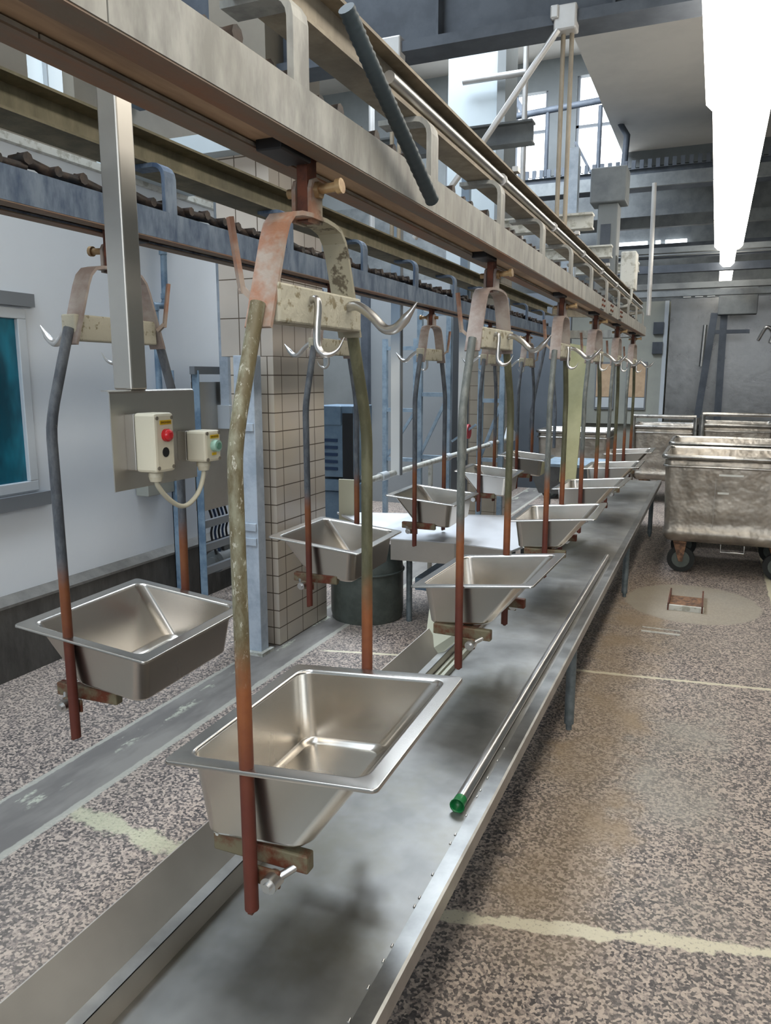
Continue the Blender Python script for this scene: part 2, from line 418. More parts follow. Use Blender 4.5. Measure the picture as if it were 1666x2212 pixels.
# far wall (Y=13) with windows above the gallery
YF = 13.0
def wallx(name, rects, mat, y=YF, t=.12):
    b = MB()
    for x0, x1, z0, z1 in rects: b.box((x0, y, z0), (x1, y + t, z1))
    return struct(b.build(name, mat))
wallx('wall_outer', [(-8.6, 4.5, 4.3, 6.6)], 'grey_wall', y=13.3)
wallx('wall_far', [(-8.6, 4.5, 0, 2.75)], 'far_panel')
wallx('wall_far_middle', [(-8.6, 4.5, 2.75, 4.55)], 'mid_steelwork')
wallx('wall_far_upper', [(-8.6, -4.45, 4.55, 6.5), (-3.35, -3.28, 4.55, 6.5), (-2.75, -2.30, 4.55, 6.5), (-4.45, -3.35, 6.05, 6.5), (-3.28, -2.75, 6.05, 6.5), (-1.45, 4.5, 4.55, 6.5), (-2.3, -1.45, 6.2, 6.5)], 'grey_wall')
for k, (x0, x1, z0, z1) in enumerate(((-4.45, -3.35, 4.55, 6.05), (-3.28, -2.75, 4.55, 6.05), (-2.3, -1.45, 4.55, 6.2))):
    fr = MB().box((x0, 13.05, z0), (x0 + .04, 13.10, z1)).box((x1 - .04, 13.05, z0), (x1, 13.10, z1)).box((x0, 13.05, z0 + .9), (x1, 13.10, z0 + .94))
    fo = struct(fr.build('window_%d' % (3 + k), 'trim_grey'))
    MB().box((x0, 13.13, z0), (x1, 13.15, z1)).build('pane', 'day_far', fo)
# ceiling: low slab on the right, higher roof on the left, left open out of view to admit daylight
struct(MB().box((-1.57, -3, 5.0), (4.5, 13, 5.35)).build('ceiling', 'soffit'))
r = MB(); r.box((-8.6, -3, 6.5), (-1.57, -2.6, 6.6)); r.box((-8.6, 3.2, 6.5), (-1.57, 5.5, 6.6)); r.box((-8.6, 5.5, 6.5), (-4.6, 11, 6.6)); r.box((-8.6, 11, 6.5), (-1.57, 13.1, 6.6))
r.box((-8.6, -2.6, 6.5), (-3.3, 3.2, 6.6))
struct(r.build('ceiling_upper', 'soffit'))
struct(MB().box((-1.57, -3, 5.35), (-1.50, 13, 6.6)).build('wall_clerestory', 'soffit'))

# ------------------------------------------------------------------ overhead tracks
def channel(x0, x1, z0, z1, lip=.045, t=.006):
    return [(x0, z0), (x0 + lip, z0), (x0 + lip, z0 + t), (x0 + t, z0 + t), (x0 + t, z1 - t), (x1 - t, z1 - t), (x1 - t, z0 + t),
            (x1 - lip, z0 + t), (x1 - lip, z0), (x1, z0), (x1, z1), (x0, z1)]
def isec(x0, x1, z0, z1, tf=.007, tw=.006):
    c = (x0 + x1) / 2
    return [(x0, z0), (x1, z0), (x1, z0 + tf), (c + tw / 2, z0 + tf), (c + tw / 2, z1 - tf), (x1, z1 - tf), (x1, z1), (x0, z1), (x0, z1 - tf), (c - tw / 2, z1 - tf), (c - tw / 2, z0 + tf), (x0, z0 + tf)]
def track(xr, xl, bxr, bxl, y0, y1, by1, brackets, mats, label, seams):
    rz = 1.994
    t = empty('overhead_conveyor', ((xr + xl) / 2, y0, rz), label, 'overhead conveyor')
    O = Vector((-(xr + xl) / 2, -y0, -rz))
    def mv(b): return b.xf(Matrix.Translation(O))
    # outer channel: outside galvanised, lips rusty
    b = MB()
    for k in range(len(seams) - 1): b.ext(channel(xl, xr, rz, rz + .078), seams[k], seams[k + 1] - .003)
    mv(b).build('track_rail', mats[0], t)
    b = MB(); b.box((xl + .001, y0, rz - .003), (xl + .045, y1, rz)); b.box((xr - .045, y0, rz - .003), (xr - .001, y1, rz))
    mv(b).build('rail_lip', 'rust_lip', t)
    b = MB(); b.box((xl + .008, y0, rz + .009), (xr - .008, y1, rz + .070)); mv(b).build('rail_lining', 'rail_inside', t)
    b = MB(); b.ext(isec(bxl, bxr, 2.213, 2.305), y0, by1); mv(b).build('support_beam', mats[1], t)
    for y in brackets:
        pr_ = []; th = .012
        xo = xr + .001
        xo = xr - .002; zt = 2.2125; r_ = .042
        arc_ = [(xo - r_ + r_ * math.cos(q), zt - r_ + r_ * math.sin(q)) for q in (0, PI / 8, PI / 4, 3 * PI / 8, PI / 2)]
        ri = r_ - th
        arc_i = [(xo - r_ + ri * math.cos(q), zt - r_ + ri * math.sin(q)) for q in (PI / 2, 3 * PI / 8, PI / 4, PI / 8, 0)]
        outer = [(xo, 2.070)] + arc_ + [(xl + .01, zt)]
        inner = [(xl + .01, zt - th)] + arc_i + [(xo - th, 2.070)]
        b = MB().ext(outer + inner, y - .026, y + .026); mv(b).build('rail_bracket', mats[2], t, bevel=.002)
    return t, mv
main, mv = track(-.66, -.81, -.70, -.775, -.6, 8.0, 7.99, [-.08, .56, 1.20, 1.855, 2.505, 3.15, 3.80, 4.45, 5.10, 5.75, 6.4, 7.05, 7.7],
                 ('rail_grey', 'beam_tan', 'rail_grey'), 'pale grey overhead track with C brackets running above the long steel table', [-.6, .75, 2.42, 4.7, 5.05, 5.6, 8.0])
# curved end linking the two tracks
b = MB(); cx, cy = (-.735 - 1.575) / 2, 8.0
def arc_sweep(b, prof, R0, n=18):
    rings = []
    for i in range(n + 1):
        a = PI * i / n
        rings.append([Vector((cx + (R0 + p + .735) * math.cos(a), cy + (R0 + p + .735) * math.sin(a), q)) for p, q in prof])
    b.loft(rings, False, True, True)
arc_sweep(b, channel(-.81, -.66, 1.994, 2.072), .42)
mv(b).build('curved_rail', 'rail_grey', main)
b = MB(); arc_sweep(b, isec(-.775, -.70, 2.213, 2.305), .42); mv(b).build('curved_beam', 'beam_tan', main)
for y in (4.78, 5.18, 5.72):
    b = MB().box((-.661, y, 2.0), (-.655, y + .16, 2.068)); mv(b).build('splice_plate', 'rail_grey', main)
    for dy in (.04, .12):
        for z in (2.02, 2.05): mv(MB().tube([(-.655, y + dy, z), (-.646, y + dy, z)], .007, 8)).build('splice_bolt', 'rust_dark', main)
for y in (2.8, 4.1, 5.3, 6.6): mv(MB().box((-.705, y - .02, 2.305), (-.685, y + .02, 2.322))).build('beam_clip', 'pole_white', main)
# stainless conduit along the beam flange
b = MB().tube([(-.700, 1.66, 2.242), (-.700, 5.0, 2.242)], .014, 12).tube([(-.700, 5.06, 2.242), (-.700, 7.85, 2.242)], .014, 12)
c = tag(b.build('steel_conduit', 'bright_steel'), 'bright stainless conduit pipe fixed along the overhead beam', 'pipe')
for y in (2.62, 3.5, 4.3, 5.03, 5.8, 6.8):
    MB().tube([(-.700, y - .006, 2.242), (-.700, y + .006, 2.242)], .020, 12).build('pipe_clip', 'pole_white', c)
blue, mvb = track(-1.505, -1.64, -1.565, -1.69, -.9, 7.99, 7.99, [-.05, .61, 1.27, 1.93, 2.62, 3.30, 3.96, 4.63, 5.3, 5.96, 6.6, 7.3],
                  ('rail_daylit', 'beam_olive', 'rail_daylit'), 'blue-grey overhead track with olive beam, the one nearer the left wall', [-.9, 2.9, 5.6, 7.99])
# black slotted line and drive chain lying on each rail
def chain(x, y0, y1, label, pitch=.088):
    b = MB(); y = y0; k = 0; random.seed(3)
    while y < y1:
        z = 2.090 + random.uniform(-.006, .010)
        if k % 2 == 0:
            b.tube([(x, y, z + .012), (x, y + pitch * .55, z + .010), (x, y + pitch, z)], [.017, .012, .016], 7)
            b.tube([(x - .022, y, z + .010), (x + .030, y, z + .012)], .015, 8)
        else:
            b.tube([(x - .014, y, z + .004), (x - .014, y + pitch, z + .006)], .010, 6); b.tube([(x + .018, y, z + .002), (x + .018, y + pitch, z + .004)], .010, 6)
            b.tube([(x - .02, y, z + .004), (x + .034, y, z + .004)], .013, 8)
        y += pitch; k += 1
    return tag(b.build('drive_chain', 'chain_dark'), label, 'chain')
chain(-1.56, -.5, 7.6, 'dark greasy drive chain lying on top of the blue-grey track')
chain(-.735, .2, 7.6, 'dark drive chain between brackets on top of the pale grey track')
# corrugated black hose end hanging across the track
pts = bez([(-.640, 1.325, 2.235), (-.628, 1.43, 2.155), (-.627, 1.57, 2.085), (-.632, 1.755, 2.002)], 22)
rs = [.0155 + .0012 * math.sin(i * 2.6) for i in range(len(pts))]
tag(MB().tube(pts, rs, 14).build('corrugated_hose', 'hose'), 'short dark grey corrugated hose slanting across the overhead track', 'hose')

# ------------------------------------------------------------------ pan hangers
ZB = .615
def flat_bar(b, pts, w, t, xc=0):
    """bar whose width runs along X; pts in (y,z)"""
    P = [Vector((0, p[0], p[1])) for p in pts]; o, i_ = [], []
    for k, p in enumerate(P):
        d = (P[min(k + 1, len(P) - 1)] - P[max(k - 1, 0)]).normalized(); nrm = Vector((0, -d.z, d.y))
        o.append((p + nrm * t / 2)); i_.append((p - nrm * t / 2))
    prof = [(q.y, q.z) for q in o] + [(q.y, q.z) for q in reversed(i_)]
    b.ext(prof, xc - w / 2, xc + w / 2, 'x')
def make_hanger(x, y, rz, label, legmats, yokemat, group, cz=.024):
    t = empty('pan_hanger', (x, y, ZB), label, 'pan hanger', rz, group)
    T = Matrix.Translation((0, 0, -ZB))
    B = lambda b, n, m, bev=0: b.xf(T).build(n, m, t, bevel=bev)
    for s, mt in ((-1, legmats[0]), (1, legmats[1])):
        pts = [(0, s * .262, ZB), (0, s * .266, 1.2)] + [(0, s * q, z) for q, z in ((.268, 1.44), (.266, 1.47), (.260, 1.50), (.250, 1.535), (.182, 1.725))]
        B(MB().tube(pts, .0135, 14), 'leg', mt)
        B(MB().box((-.002, s * .262 - .012, ZB - .004), (.008, s * .262 + .012, ZB)), 'leg_tip', 'rust_dark')
    # yoke: inverted U of flat bar
    h = [(-.183, 1.683), (-.126, 1.840)] + [(-.126 + .055 - .055 * math.cos(a) + .006, 1.842 + .050 * math.sin(a)) for a in (PI / 6, PI / 3, PI / 2)] + [(-.03, 1.895)]
    h = h + [(-p, q) for p, q in reversed(h)]
    b = MB(); flat_bar(b, h, .052, .008); B(b, 'yoke', yokemat, .002)
    # lugs and pin
    for lx in (-.017, .017):
        prof = [(-.022, 1.885), (.022, 1.885), (.022, 1.945)] + [(.022 * math.cos(a), 1.945 + .022 * math.sin(a)) for a in (PI / 4, PI / 2, 3 * PI / 4)] + [(-.022, 1.945)]
        B(MB().ext(prof, lx - .004, lx + .004, 'x'), 'lug', yokemat, .001)
    B(MB().tube([(-.04, 0, 1.942), (.066, 0, 1.947)], .009, 10).tube([(.064, 0, 1.947), (.074, 0, 1.948)], .014, 12).tube([(.020, 0, 1.944), (.030, 0, 1.944)], .016, 6), 'pin', 'bolt_brass')
    B(MB().box((-.011, -.019, 1.888), (.011, .019, 2.036)).box((-.024, -.032, 2.003), (.024, .032, 2.026)), 'trolley_plate', 'rust_dark', .001)
    B(MB().box((-.026, -.135, 1.984), (.026, -.028, 2.02)), 'trolley_block', 'black', .003)
    # cross bar
    b = MB().box((-.016, -.160, 1.694), (.030, .176, 1.762)); B(b, 'cross_bar', 'cream_peel', .004)
    # hooks
    hk = bez([(.018, .115, 1.738), (.050, .112, 1.742), (.085, .105, 1.722), (.118, .098, 1.694), (.146, .092, 1.695), (.172, .088, 1.718), (.192, .085, 1.742)], 5)
    n_ = len(hk); B(MB().tube(hk, [.0098 if i < n_ * .78 else .0098 * (1 - .85 * (i / (n_ - 1) - .78) / .22) for i in range(n_)], 10), 'hook', 'bright_steel')
    hk = bez([(.018, -.045, 1.738), (.040, -.047, 1.742), (.047, -.050, 1.728), (.047, -.056, 1.690), (.050, -.060, 1.655), (.066, -.060, 1.640), (.086, -.052, 1.648), (.098, -.045, 1.672)], 5)
    n_ = len(hk); B(MB().tube(hk, [.0072 if i < n_ * .7 else .0072 * (1 - .93 * (i / (n_ - 1) - .7) / .3) for i in range(n_)], 8), 'hook', 'bright_steel')
    # rusty guide spike
    sp = MB().beam((-.028, -.150, 1.735), (-.050, -.156, 1.755), .014, .010).beam((-.048, -.156, 1.745), (-.058, -.172, 1.872), .013, .009)
    B(sp, 'guide_spike', 'rust_pink')
    # cradle below the pan: channel running between the legs, pivots at both ends
    b = MB().box((-.112, -.222, .684 + cz), (.098, -.195, .722 + cz)).box((-.112, .195, .684 + cz), (.098, .222, .722 + cz)).box((-.02, -.2, .690 + cz), (.02, .2, .715 + cz))
    B(b, 'cradle', 'cradle', .004)
    for s in (-1, 1):
        B(MB().box((-.012, s * .262 - .004, .658 + cz), (.052, s * .262 + .004, .694 + cz)).xf(Matrix.Translation((0, -s * .018, 0))), 'pivot_plate', 'cradle', .003)
        B(MB().tube([(.040, s * .268, .676 + cz), (.040, s * .236, .676 + cz)], .0165, 14).tube([(.040, s * .276, .676 + cz), (.040, s * .262, .676 + cz)], .009, 8).tube([(.040, s * .250, .676 + cz), (.074, s * .212, .694 + cz)], .008, 10), 'pivot_pin', 'bright_steel')
    return t
random.seed(5)
G1, G2 = 'hangers under the pale grey track', 'hangers under the blue-grey track'
h1 = make_hanger(-.735, 1.345, 0, 'nearest pan hanger, olive flecked leg turning rusty and orange yoke', ('leg_near', 'leg_olive'), 'yoke_near', G1, 0)
ord_ = ['second', 'third', 'fourth', 'fifth', 'sixth']
h2 = make_hanger(-.735, 2.655, math.radians(-3), 'second hanger along the long table, pink-grey yoke above the tilted pan', ('leg_grey', 'leg_olive'), 'bar_grey_pink', G1)
for k, (yy, rot) in enumerate(((3.98, 2), (5.17, -2), (6.35, 1), (7.6, -1))):
    c = copy_tree(h2); c.location = (-.735, yy, ZB); c.rotation_euler = (0, 0, math.radians(rot))
    c['label'] = ['third hanger along the long table, before the yellow board', 'fourth hanger along the long table, counting from the front',
                  'fifth hanger along the long table, last but one in its row', 'sixth and last hanger at the far end of the long table'][k]
b1 = make_hanger(-1.575, 1.745, PI + math.radians(2), 'slate-grey hanger at left holding the pan beside the control box', ('leg_slate', 'leg_slate'), 'bar_grey_pink', G2)
BH = [(1.745, 2)]
for k, (yy, rot) in enumerate(((3.09, 2), (4.39, 0), (5.68, 3), (6.95, -2))):
    c = copy_tree(b1); c.location = (-1.575, yy, ZB); c.rotation_euler = (0, 0, PI + math.radians(rot))
    c['label'] = ['slate hanger in front of the tiled column, above the green tub', 'slate hanger in front of the second steel table, right of the white drop post',
                  'fourth hanger along the blue-grey track, behind the white railing pipe', 'farthest hanger along the blue-grey track, before the yellow board'][k]

# ------------------------------------------------------------------ pans
def pan_mesh():
    b = MB(); W, L = .436, .528; hx, hy = W / 2, L / 2
    def ring(x0, x1, y0, y1, r, z): return rrect(x0, x1, y0, y1, r, z, 6)
    R = [ring(-hx, hx, -hy, hy, .013, -.007), ring(-hx, hx, -hy, hy, .013, -.002), ring(-hx + .002, hx - .002, -hy + .002, hy - .002, .012, 0),
         ring(-.188, .188, -.236, .236, .030, 0), ring(-.184, .184, -.232, .232, .030, -.001), ring(-.181, .179, -.229, .229, .030, -.005)]
    # walls: straight on three sides, sloped on +X
    D = .144
    def lerp(t, r): return ring(-.183 + .005 * t, .178 - .140 * t, -.229 + .016 * t, .229 - .016 * t, r, -.006 - D * t)
    R += [lerp(.015, .031), lerp(.93, .034)]
    R += [ring(-.1765, .040, -.212, .212, .034, -.143), ring(-.170, .032, -.206, .206, .030, -.1485), ring(-.162, .024, -.198, .198, .026, -.151)]
    b.loft(R, True, False, True)
    t = .0018; Q = []
    def lo(q, tt): return ring(-.183 + .005 * q - tt, .178 - .140 * q + tt, -.229 + .016 * q - tt, .229 - .016 * q + tt, .033, -.006 - D * q)
    Q = [ring(-hx, hx, -hy, hy, .013, -.007), ring(-hx + .0015, hx - .0015, -hy + .0015, hy - .0015, .012, -.007), ring(-hx + .0025, hx - .0025, -hy + .0025, hy - .0025, .012, -.003),
         ring(-.192, .190, -.238, .238, .030, -.003), ring(-.186, .182, -.232, .232, .030, -.004), lo(.02, t), lo(.93, t),
         ring(-.1785, .042, -.214, .214, .035, -.1445), ring(-.172, .034, -.208, .208, .031, -.1505), ring(-.164, .026, -.200, .200, .027, -.153)]
    b.loft(Q, True, False, True)
    return b
pm = pan_mesh().build('offal_pan', 'pan_steel', fixn=False)
for p in pm.data.polygons: p.use_smooth = True
md = pm.modifiers.new('normals', 'WEIGHTED_NORMAL'); md.weight = 90; md.keep_sharp = False
first = True
def place_pan(x, y, z, rz, ry, label, group):
    global first
    o = pm if first else pm.copy()
    if not first: COL.objects.link(o)
    first = False
    o.location = (x, y, z); o.rotation_euler = (0, ry, rz); o.scale = (1, 1, 1.16 if y < 1.5 else 1)
    tag(o, label, 'steel pan', group)
R_ = math.radians
PG1, PG2 = 'steel pans over the long table', 'steel pans under the blue-grey track'
place_pan(-.698, 1.330, .906, R_(1.4), R_(-4.1), 'nearest and largest-looking stainless steel pan, above the long table', PG1)
place_pan(-.709, 2.660, .906, R_(-1.7), R_(-6.5), 'second stainless pan above the table, tilted, just behind the nearest one', PG1)
place_pan(-.71, 3.98, .905, R_(1), R_(-5), 'third stainless pan over the long table, counted from the front', PG1)
place_pan(-.71, 5.17, .905, R_(-2), R_(-5), 'fourth stainless pan over the long table, below the yellow board', PG1)
place_pan(-.71, 6.35, .905, 0, R_(-4), 'fifth stainless pan over the long table, next to the parked carts', PG1)
place_pan(-.71, 7.60, .905, 0, R_(-4), 'last stainless pan at the far end of the long table', PG1)
place_pan(-1.530, 1.725, .903, PI + R_(3), R_(-6.9), 'shiny steel pan at left, below the control box with the red button', PG2)
place_pan(-1.555, 3.09, .888, PI + R_(1.3), R_(-5.7), 'steel pan with one slanting wall hanging above the dark green tub', PG2)
place_pan(-1.55, 4.39, .89, PI + R_(1), R_(-5), 'steel pan hanging in front of the white second table', PG2)
place_pan(-1.55, 5.68, .89, PI + R_(3), R_(-5), 'steel pan behind the white railing pipe, under the blue-grey track', PG2)
place_pan(-1.55, 6.95, .89, PI, R_(-5), 'farthest steel pan under the blue-grey track, left of the yellow board', PG2)

# ------------------------------------------------------------------ long table
def table():
    t = empty('drain_table', (-.75, .0, 0), 'long stainless steel drain table running under the row of hanging pans', 'table')
    y0, y1 = .05, 8.75
    mv = lambda b: b.xf(Matrix.Translation((.75, 0, 0)))
    top = [(-.905, .478), (-.516, .478), (-.510, .490), (-.474, .494), (-.468, .491)]
    th = .003
    def sheet(pts, t=th): return pts + [(a, b - t) for a, b in reversed(pts)]
    mv(MB().ext(sheet([(-.905, .478), (-.516, .478)]), y0, y1)).build('worktop', 'table_steel', t)
    mv(MB().ext([(-.516, .475), (-.516, .4781), (-.511, .490), (-.474, .4935), (-.468, .491), (-.468, .450), (-.471, .450), (-.471, .488), (-.510, .486), (-.514, .475)], y0, y1)).build('front_lip', 'lip_steel', t)
    mv(MB().ext([(-.905, .476), (-.905, .533), (-.902, .533), (-.902, .476)], y0, y1)).build('inner_step', 'splash_steel', t)
    mv(MB().ext([(-.929, .530), (-.929, .5333), (-.902, .5333), (-.902, .530)], y0, y1)).build('ledge', 'lip_steel', t)
    mv(MB().ext([(-.929, .531), (-.984, .613), (-.987, .613), (-.932, .528)], y0, 2.75)).build('backsplash', 'splash_steel', t)
    mv(MB().ext([(-.929, .531), (-.962, .575), (-.965, .575), (-.932, .528)], 2.75, y1)).build('backsplash', 'splash_steel', t)
    mv(MB().box((-1.0, y0, .43), (-.95, y1, .47)).box((-.53, y0, .43), (-.49, y1, .47))).build('under_rail', 'lip_steel', t)
    for y in (1.0, 3.36, 5.7, 8.05):
        for x in (-.515, -.965):
            mv(MB().tube([(x, y, .03), (x, y, .45)], .022, 14).tube([(x, y, 0), (x, y, .035)], .014, 10)).build('leg', 'leg_post', t)
    for y in (1.6, 2.9, 4.3):
        mv(MB().beam((-.97, y, .44), (-.53, y, .44), .03, .03)).build('cross_rail', 'lip_steel', t)
    # weld beads along the lip
    random.seed(9); y = 1.05
    while y < 2.2:
        mv(MB().tube([(-.519, y, .478), (-.519, y + .008, .480)], [.003, .002], 6)).build('weld_bead', 'bright_steel', t); y += random.uniform(.03, .14)
paint('leg_post', rgb(120, 130, 134), rgb(98, 108, 112), 20, .4, .6, .45, metallic=.3)
table()
t = empty('steel_tube', (-.546, 1.756, .496), 'thin shiny steel tube with green end lying on the long table', 'tube')
MB().tube([(0, .03, 0), (-.002, 3.05, 0)], .0165, 16).build('tube_body', 'bright_steel', t)
b = MB()
rg = [[Vector((r * math.cos(2 * PI * k / 20), y, r * math.sin(2 * PI * k / 20))) for k in range(20)] for r, y in ((.0172, .034), (.0178, .004), (.0205, 0), (.0195, -.001), (.016, .003), (.0145, .02), (.001, .021))]
b.loft(rg, True); b.build('end_cap', 'green_plastic', t)
# bent splash plate and loose rail pieces by the inner side of the table
t = empty('splash_plate', (-1.0, 2.75, .56), 'pale bent steel plate standing at the inner edge of the table', 'plate')
b = MB(); b.add([(.03, -.10, -.02), (-.02, .10, .10), (.20, .24, .08), (.085, -.02, -.025), (.033, -.10, -.023), (-.017, .10, .097), (.203, .24, .077), (.088, -.02, -.028)],
                [(0, 1, 2, 3), (7, 6, 5, 4), (0, 4, 5, 1), (1, 5, 6, 2), (2, 6, 7, 3), (3, 7, 4, 0)])
b.build('plate_sheet', 'cream_board', t)
MB().tube([(.03, .09, .035), (.03, .09, .055)], .006, 8).build('plate_bolt', 'bright_steel', t)
for k, (dx, y0, y1) in enumerate(((-.892, 2.52, 3.05), (-.868, 2.45, 3.0))):
    tag(MB().ext([(dx - .007, .479), (dx + .007, .479), (dx + .007, .50), (dx - .007, .50)], y0, y1).build('guide_strip', 'cream_board'),
        ['narrow cream strip on the table against the inner step', 'narrow cream strip on the table, the one farther from the step'][k], 'strip')

# ------------------------------------------------------------------ control post and boxes
t = empty('control_post', (-1.175, 1.335, 1.35), 'square stainless post hanging between the tracks with mounting plate', 'post')
MB().box((-.025, -.024, .222), (.025, .026, 1.15)).build('square_tube', 'post_steel', t, bevel=.004)
b = MB().ext([(.006, .222), (.022, .222), (.026, .219), (.028, .215), (.028, .01), (.0255, .01), (.0255, .213), (.022, .2195), (.006, .2195)], -.095, .185)
b.build('mounting_plate', 'post_steel', t)
MB().box((-.10, -.05, 1.10), (.10, .05, 1.16)).build('top_bracket', 'post_steel', t)
def cbox(loc, hgt, wid, dep, label, buttons):
    t = empty('push_button_box', loc, label, 'control box')
    MB().cbox((-.014, 0, 0), (.026, wid * .92, hgt * .96)).build('spacer', 'post_steel', t, bevel=.002)
    MB().cbox((dep / 2, 0, 0), (dep, wid, hgt)).build('housing', 'ivory', t, bevel=.006)
    for sy in (-1, 1):
        for sz in (-1, 1):
            MB().tube([(dep - .001, sy * wid * .38, sz * hgt * .42), (dep + .0015, sy * wid * .38, sz * hgt * .42)], .0042, 10).build('screw', 'bolt_grey', t)
    MB().tube([(dep * .45, 0, -hgt / 2 + .002), (dep * .45, 0, -hgt / 2 - .012)], .016, 6).tube([(dep * .45, 0, -hgt / 2 - .012), (dep * .45, 0, -hgt / 2 - .022)], [.015, .012], 12).build('cable_gland', 'ivory', t)
    return t, dep
paint('bolt_grey', rgb(120, 112, 98), rough=.4)
bx, dep = cbox((-1.121, 1.308, 1.462), .125, .062, .055, 'tall ivory push-button box with red button and black hole', None)
MB().cbox((dep + .0008, .003, .043), (.0012, .036, .009)).build('yellow_label', 'yellow_tag', bx)
b = MB()
for k in range(9): b.cbox((dep + .0016, -.012 + k * .0037, .043), (.0006, .0024, .004 if k % 3 else .005))
b.build('label_text', 'text_dark', bx)
b = MB().tube([(dep, .002, .016), (dep + .008, .002, .016)], .0135, 18).tube([(dep + .008, .002, .016), (dep + .013, .002, .016), (dep + .015, .002, .016)], [.0125, .011, .006], 18); b.build('red_button', 'red_button', bx)
MB().tube([(dep + .0002, 0, -.020), (dep + .0012, 0, -.020)], .0105, 14).build('button_hole', 'hole', bx)
bx, dep = cbox((-1.121, 1.478, 1.441), .072, .060, .055, 'small square ivory button box with pale green button', None)
MB().cbox((dep + .0008, .004, .022), (.0012, .032, .008)).build('yellow_label', 'yellow_tag', bx)
b = MB()
for k in range(7): b.cbox((dep + .0016, -.009 + k * .0042, .022), (.0006, .0026, .004))
b.build('label_text', 'text_dark', bx)
MB().tube([(dep, .001, .001), (dep + .014, .001, .001)], .0135, 18).build('button_collar', 'green_button', bx)
MB().tube([(dep + .014, .001, .001), (dep + .0165, .001, .001)], .008, 18).build('button_face', 'green_dark', bx)
MB().cbox((dep + .0008, .001, -.018), (.0012, .016, .006)).build('yellow_label', 'yellow_tag', bx)
pts = bez([(-1.096, 1.308, 1.385), (-1.096, 1.315, 1.365), (-1.096, 1.345, 1.335), (-1.096, 1.385, 1.312), (-1.096, 1.42, 1.313), (-1.096, 1.455, 1.335), (-1.096, 1.475, 1.37), (-1.096, 1.478, 1.395)], 6)
tag(MB().tube(pts, .0055, 10).build('cable_loop', 'ivory_wire'), 'ivory cable looping between the two push-button boxes', 'cable')

# ------------------------------------------------------------------ left wall fittings
tag(MB().box((-3.41, -2, 2.775), (-3.37, 4.9, 2.815)).build('cable_duct', 'white_paint'), 'pale cable duct along the top of the left wall', 'cable duct')
p = [(-3.36, 4.20, 2.45), (-3.36, 4.19, 2.09), (-3.36, 4.17, 2.055), (-3.36, 4.07, 2.05)]
o = MB().tube(p, .021, 12).tube([(-3.36, 4.09, 2.055), (-3.36, 4.09, 1.0)], .021, 12)
for q in ((-3.36, 4.192, 2.10), (-3.36, 4.09, 2.02), (-3.36, 4.193, 2.38)): o.tube([q, (q[0], q[1], q[2] + .035)], .026, 12)
tag(o.build('drain_pipe', 'blue_post'), 'blue-grey plastic pipe with elbows on the left wall', 'pipe')
tag(MB().box((-3.40, 3.86, .84), (-3.30, 4.12, 1.10)).build('junction_box', 'far_panel', bevel=.004), 'plain grey box on the left wall behind the control post', 'box')
t = empty('machine_frame', (-3.2, 4.3, 0), 'blue-grey machine frame with steel panel beside the left wall', 'machine frame')
b = MB()
for (x, y) in ((-.10, -.17), (.10, -.17), (-.10, .5), (.10, .5)):
    MB().box((x - .03, y - .003, 0), (x + .03, y + .003, 1.64)).box((x - .03, y - .003, 0), (x - .024, y + .07, 1.64)).build('frame_post', 'blue_post', t)
MB().beam((.1, -.2, 1.64), (.1, .53, 1.64), .04, .05).build('top_bar', 'trim_grey', t)
MB().box((.095, -.14, .71), (.10, .52, 1.565)).box((.04, -.14, .71), (.10, -.135, 1.565)).build('steel_panel', 'post_steel', t)
for z in (.62, .46, .30): MB().beam((.1, -.17, z), (.1, .53, z), .03, .05).build('cross_bar', 'trim_grey', t)
MB().tube([(0, .1, .30), (0, .34, .30)], .08, 16).tube([(0, .06, .30), (0, .1, .30)], .04, 16).cbox((0, .22, .40), (.07, .09, .05)).build('motor', 'mid_steelwork', t)
for k in range(5):
    a = .02 + k * .045
    MB().tube(bez([(.02, a, .72), (.03, a + .03, .60), (.0, a + .05, .50), (.03, a + .06, .36)], 5), .008, 8).build('hose', 'navy' if k % 2 else 'black', t)

# tiled column with painted post in front
struct(MB().box((-2.60, 3.80, 0), (-2.312, 4.41, 1.715)).build('tiled_column', 'tile_low'))
struct(MB().box((-2.66, 3.801, 1.715), (-2.312, 4.41, 2.80)).build('tiled_column_upper', 'tile_high'))
struct(MB().box((-3.41, 3.70, 2.80), (-2.2, 4.5, 2.90)).build('lintel_beam', 'pale_wall'))
struct(MB().box((-2.66, 3.80, 2.90), (-2.312, 4.41, 6.5)).build('plain_column', 'wall_beige'))
t = empty('steel_post', (-2.395, 3.65, 0), 'pale blue painted steel post with welded plates before the tiled column', 'post')
MB().box((-.065, -.03, 0), (.065, .05, 1.715)).build('post_body', 'pale_post', t, bevel=.004)
for z in (1.30, .735, .65): MB().box((-.072, -.042, z), (.058, -.028, z + .045)).build('welded_plate', 'pale_post', t, bevel=.003)
MB().box((-.09, -.06, 0), (.09, .07, .02)).build('base_plate', 'white_paint', t)
t = empty('white_upright', (-3.05, 4.4, 1.25), 'white enclosed upright hanging beside the tiled column', 'post')
MB().box((-.03, -.03, .02), (.04, .03, 1.55)).build('upright_body', 'pale_post', t, bevel=.003)
MB().box((-.055, -.04, 0), (.045, .035, .16)).build('bottom_sleeve', 'frame_white', t, bevel=.003)

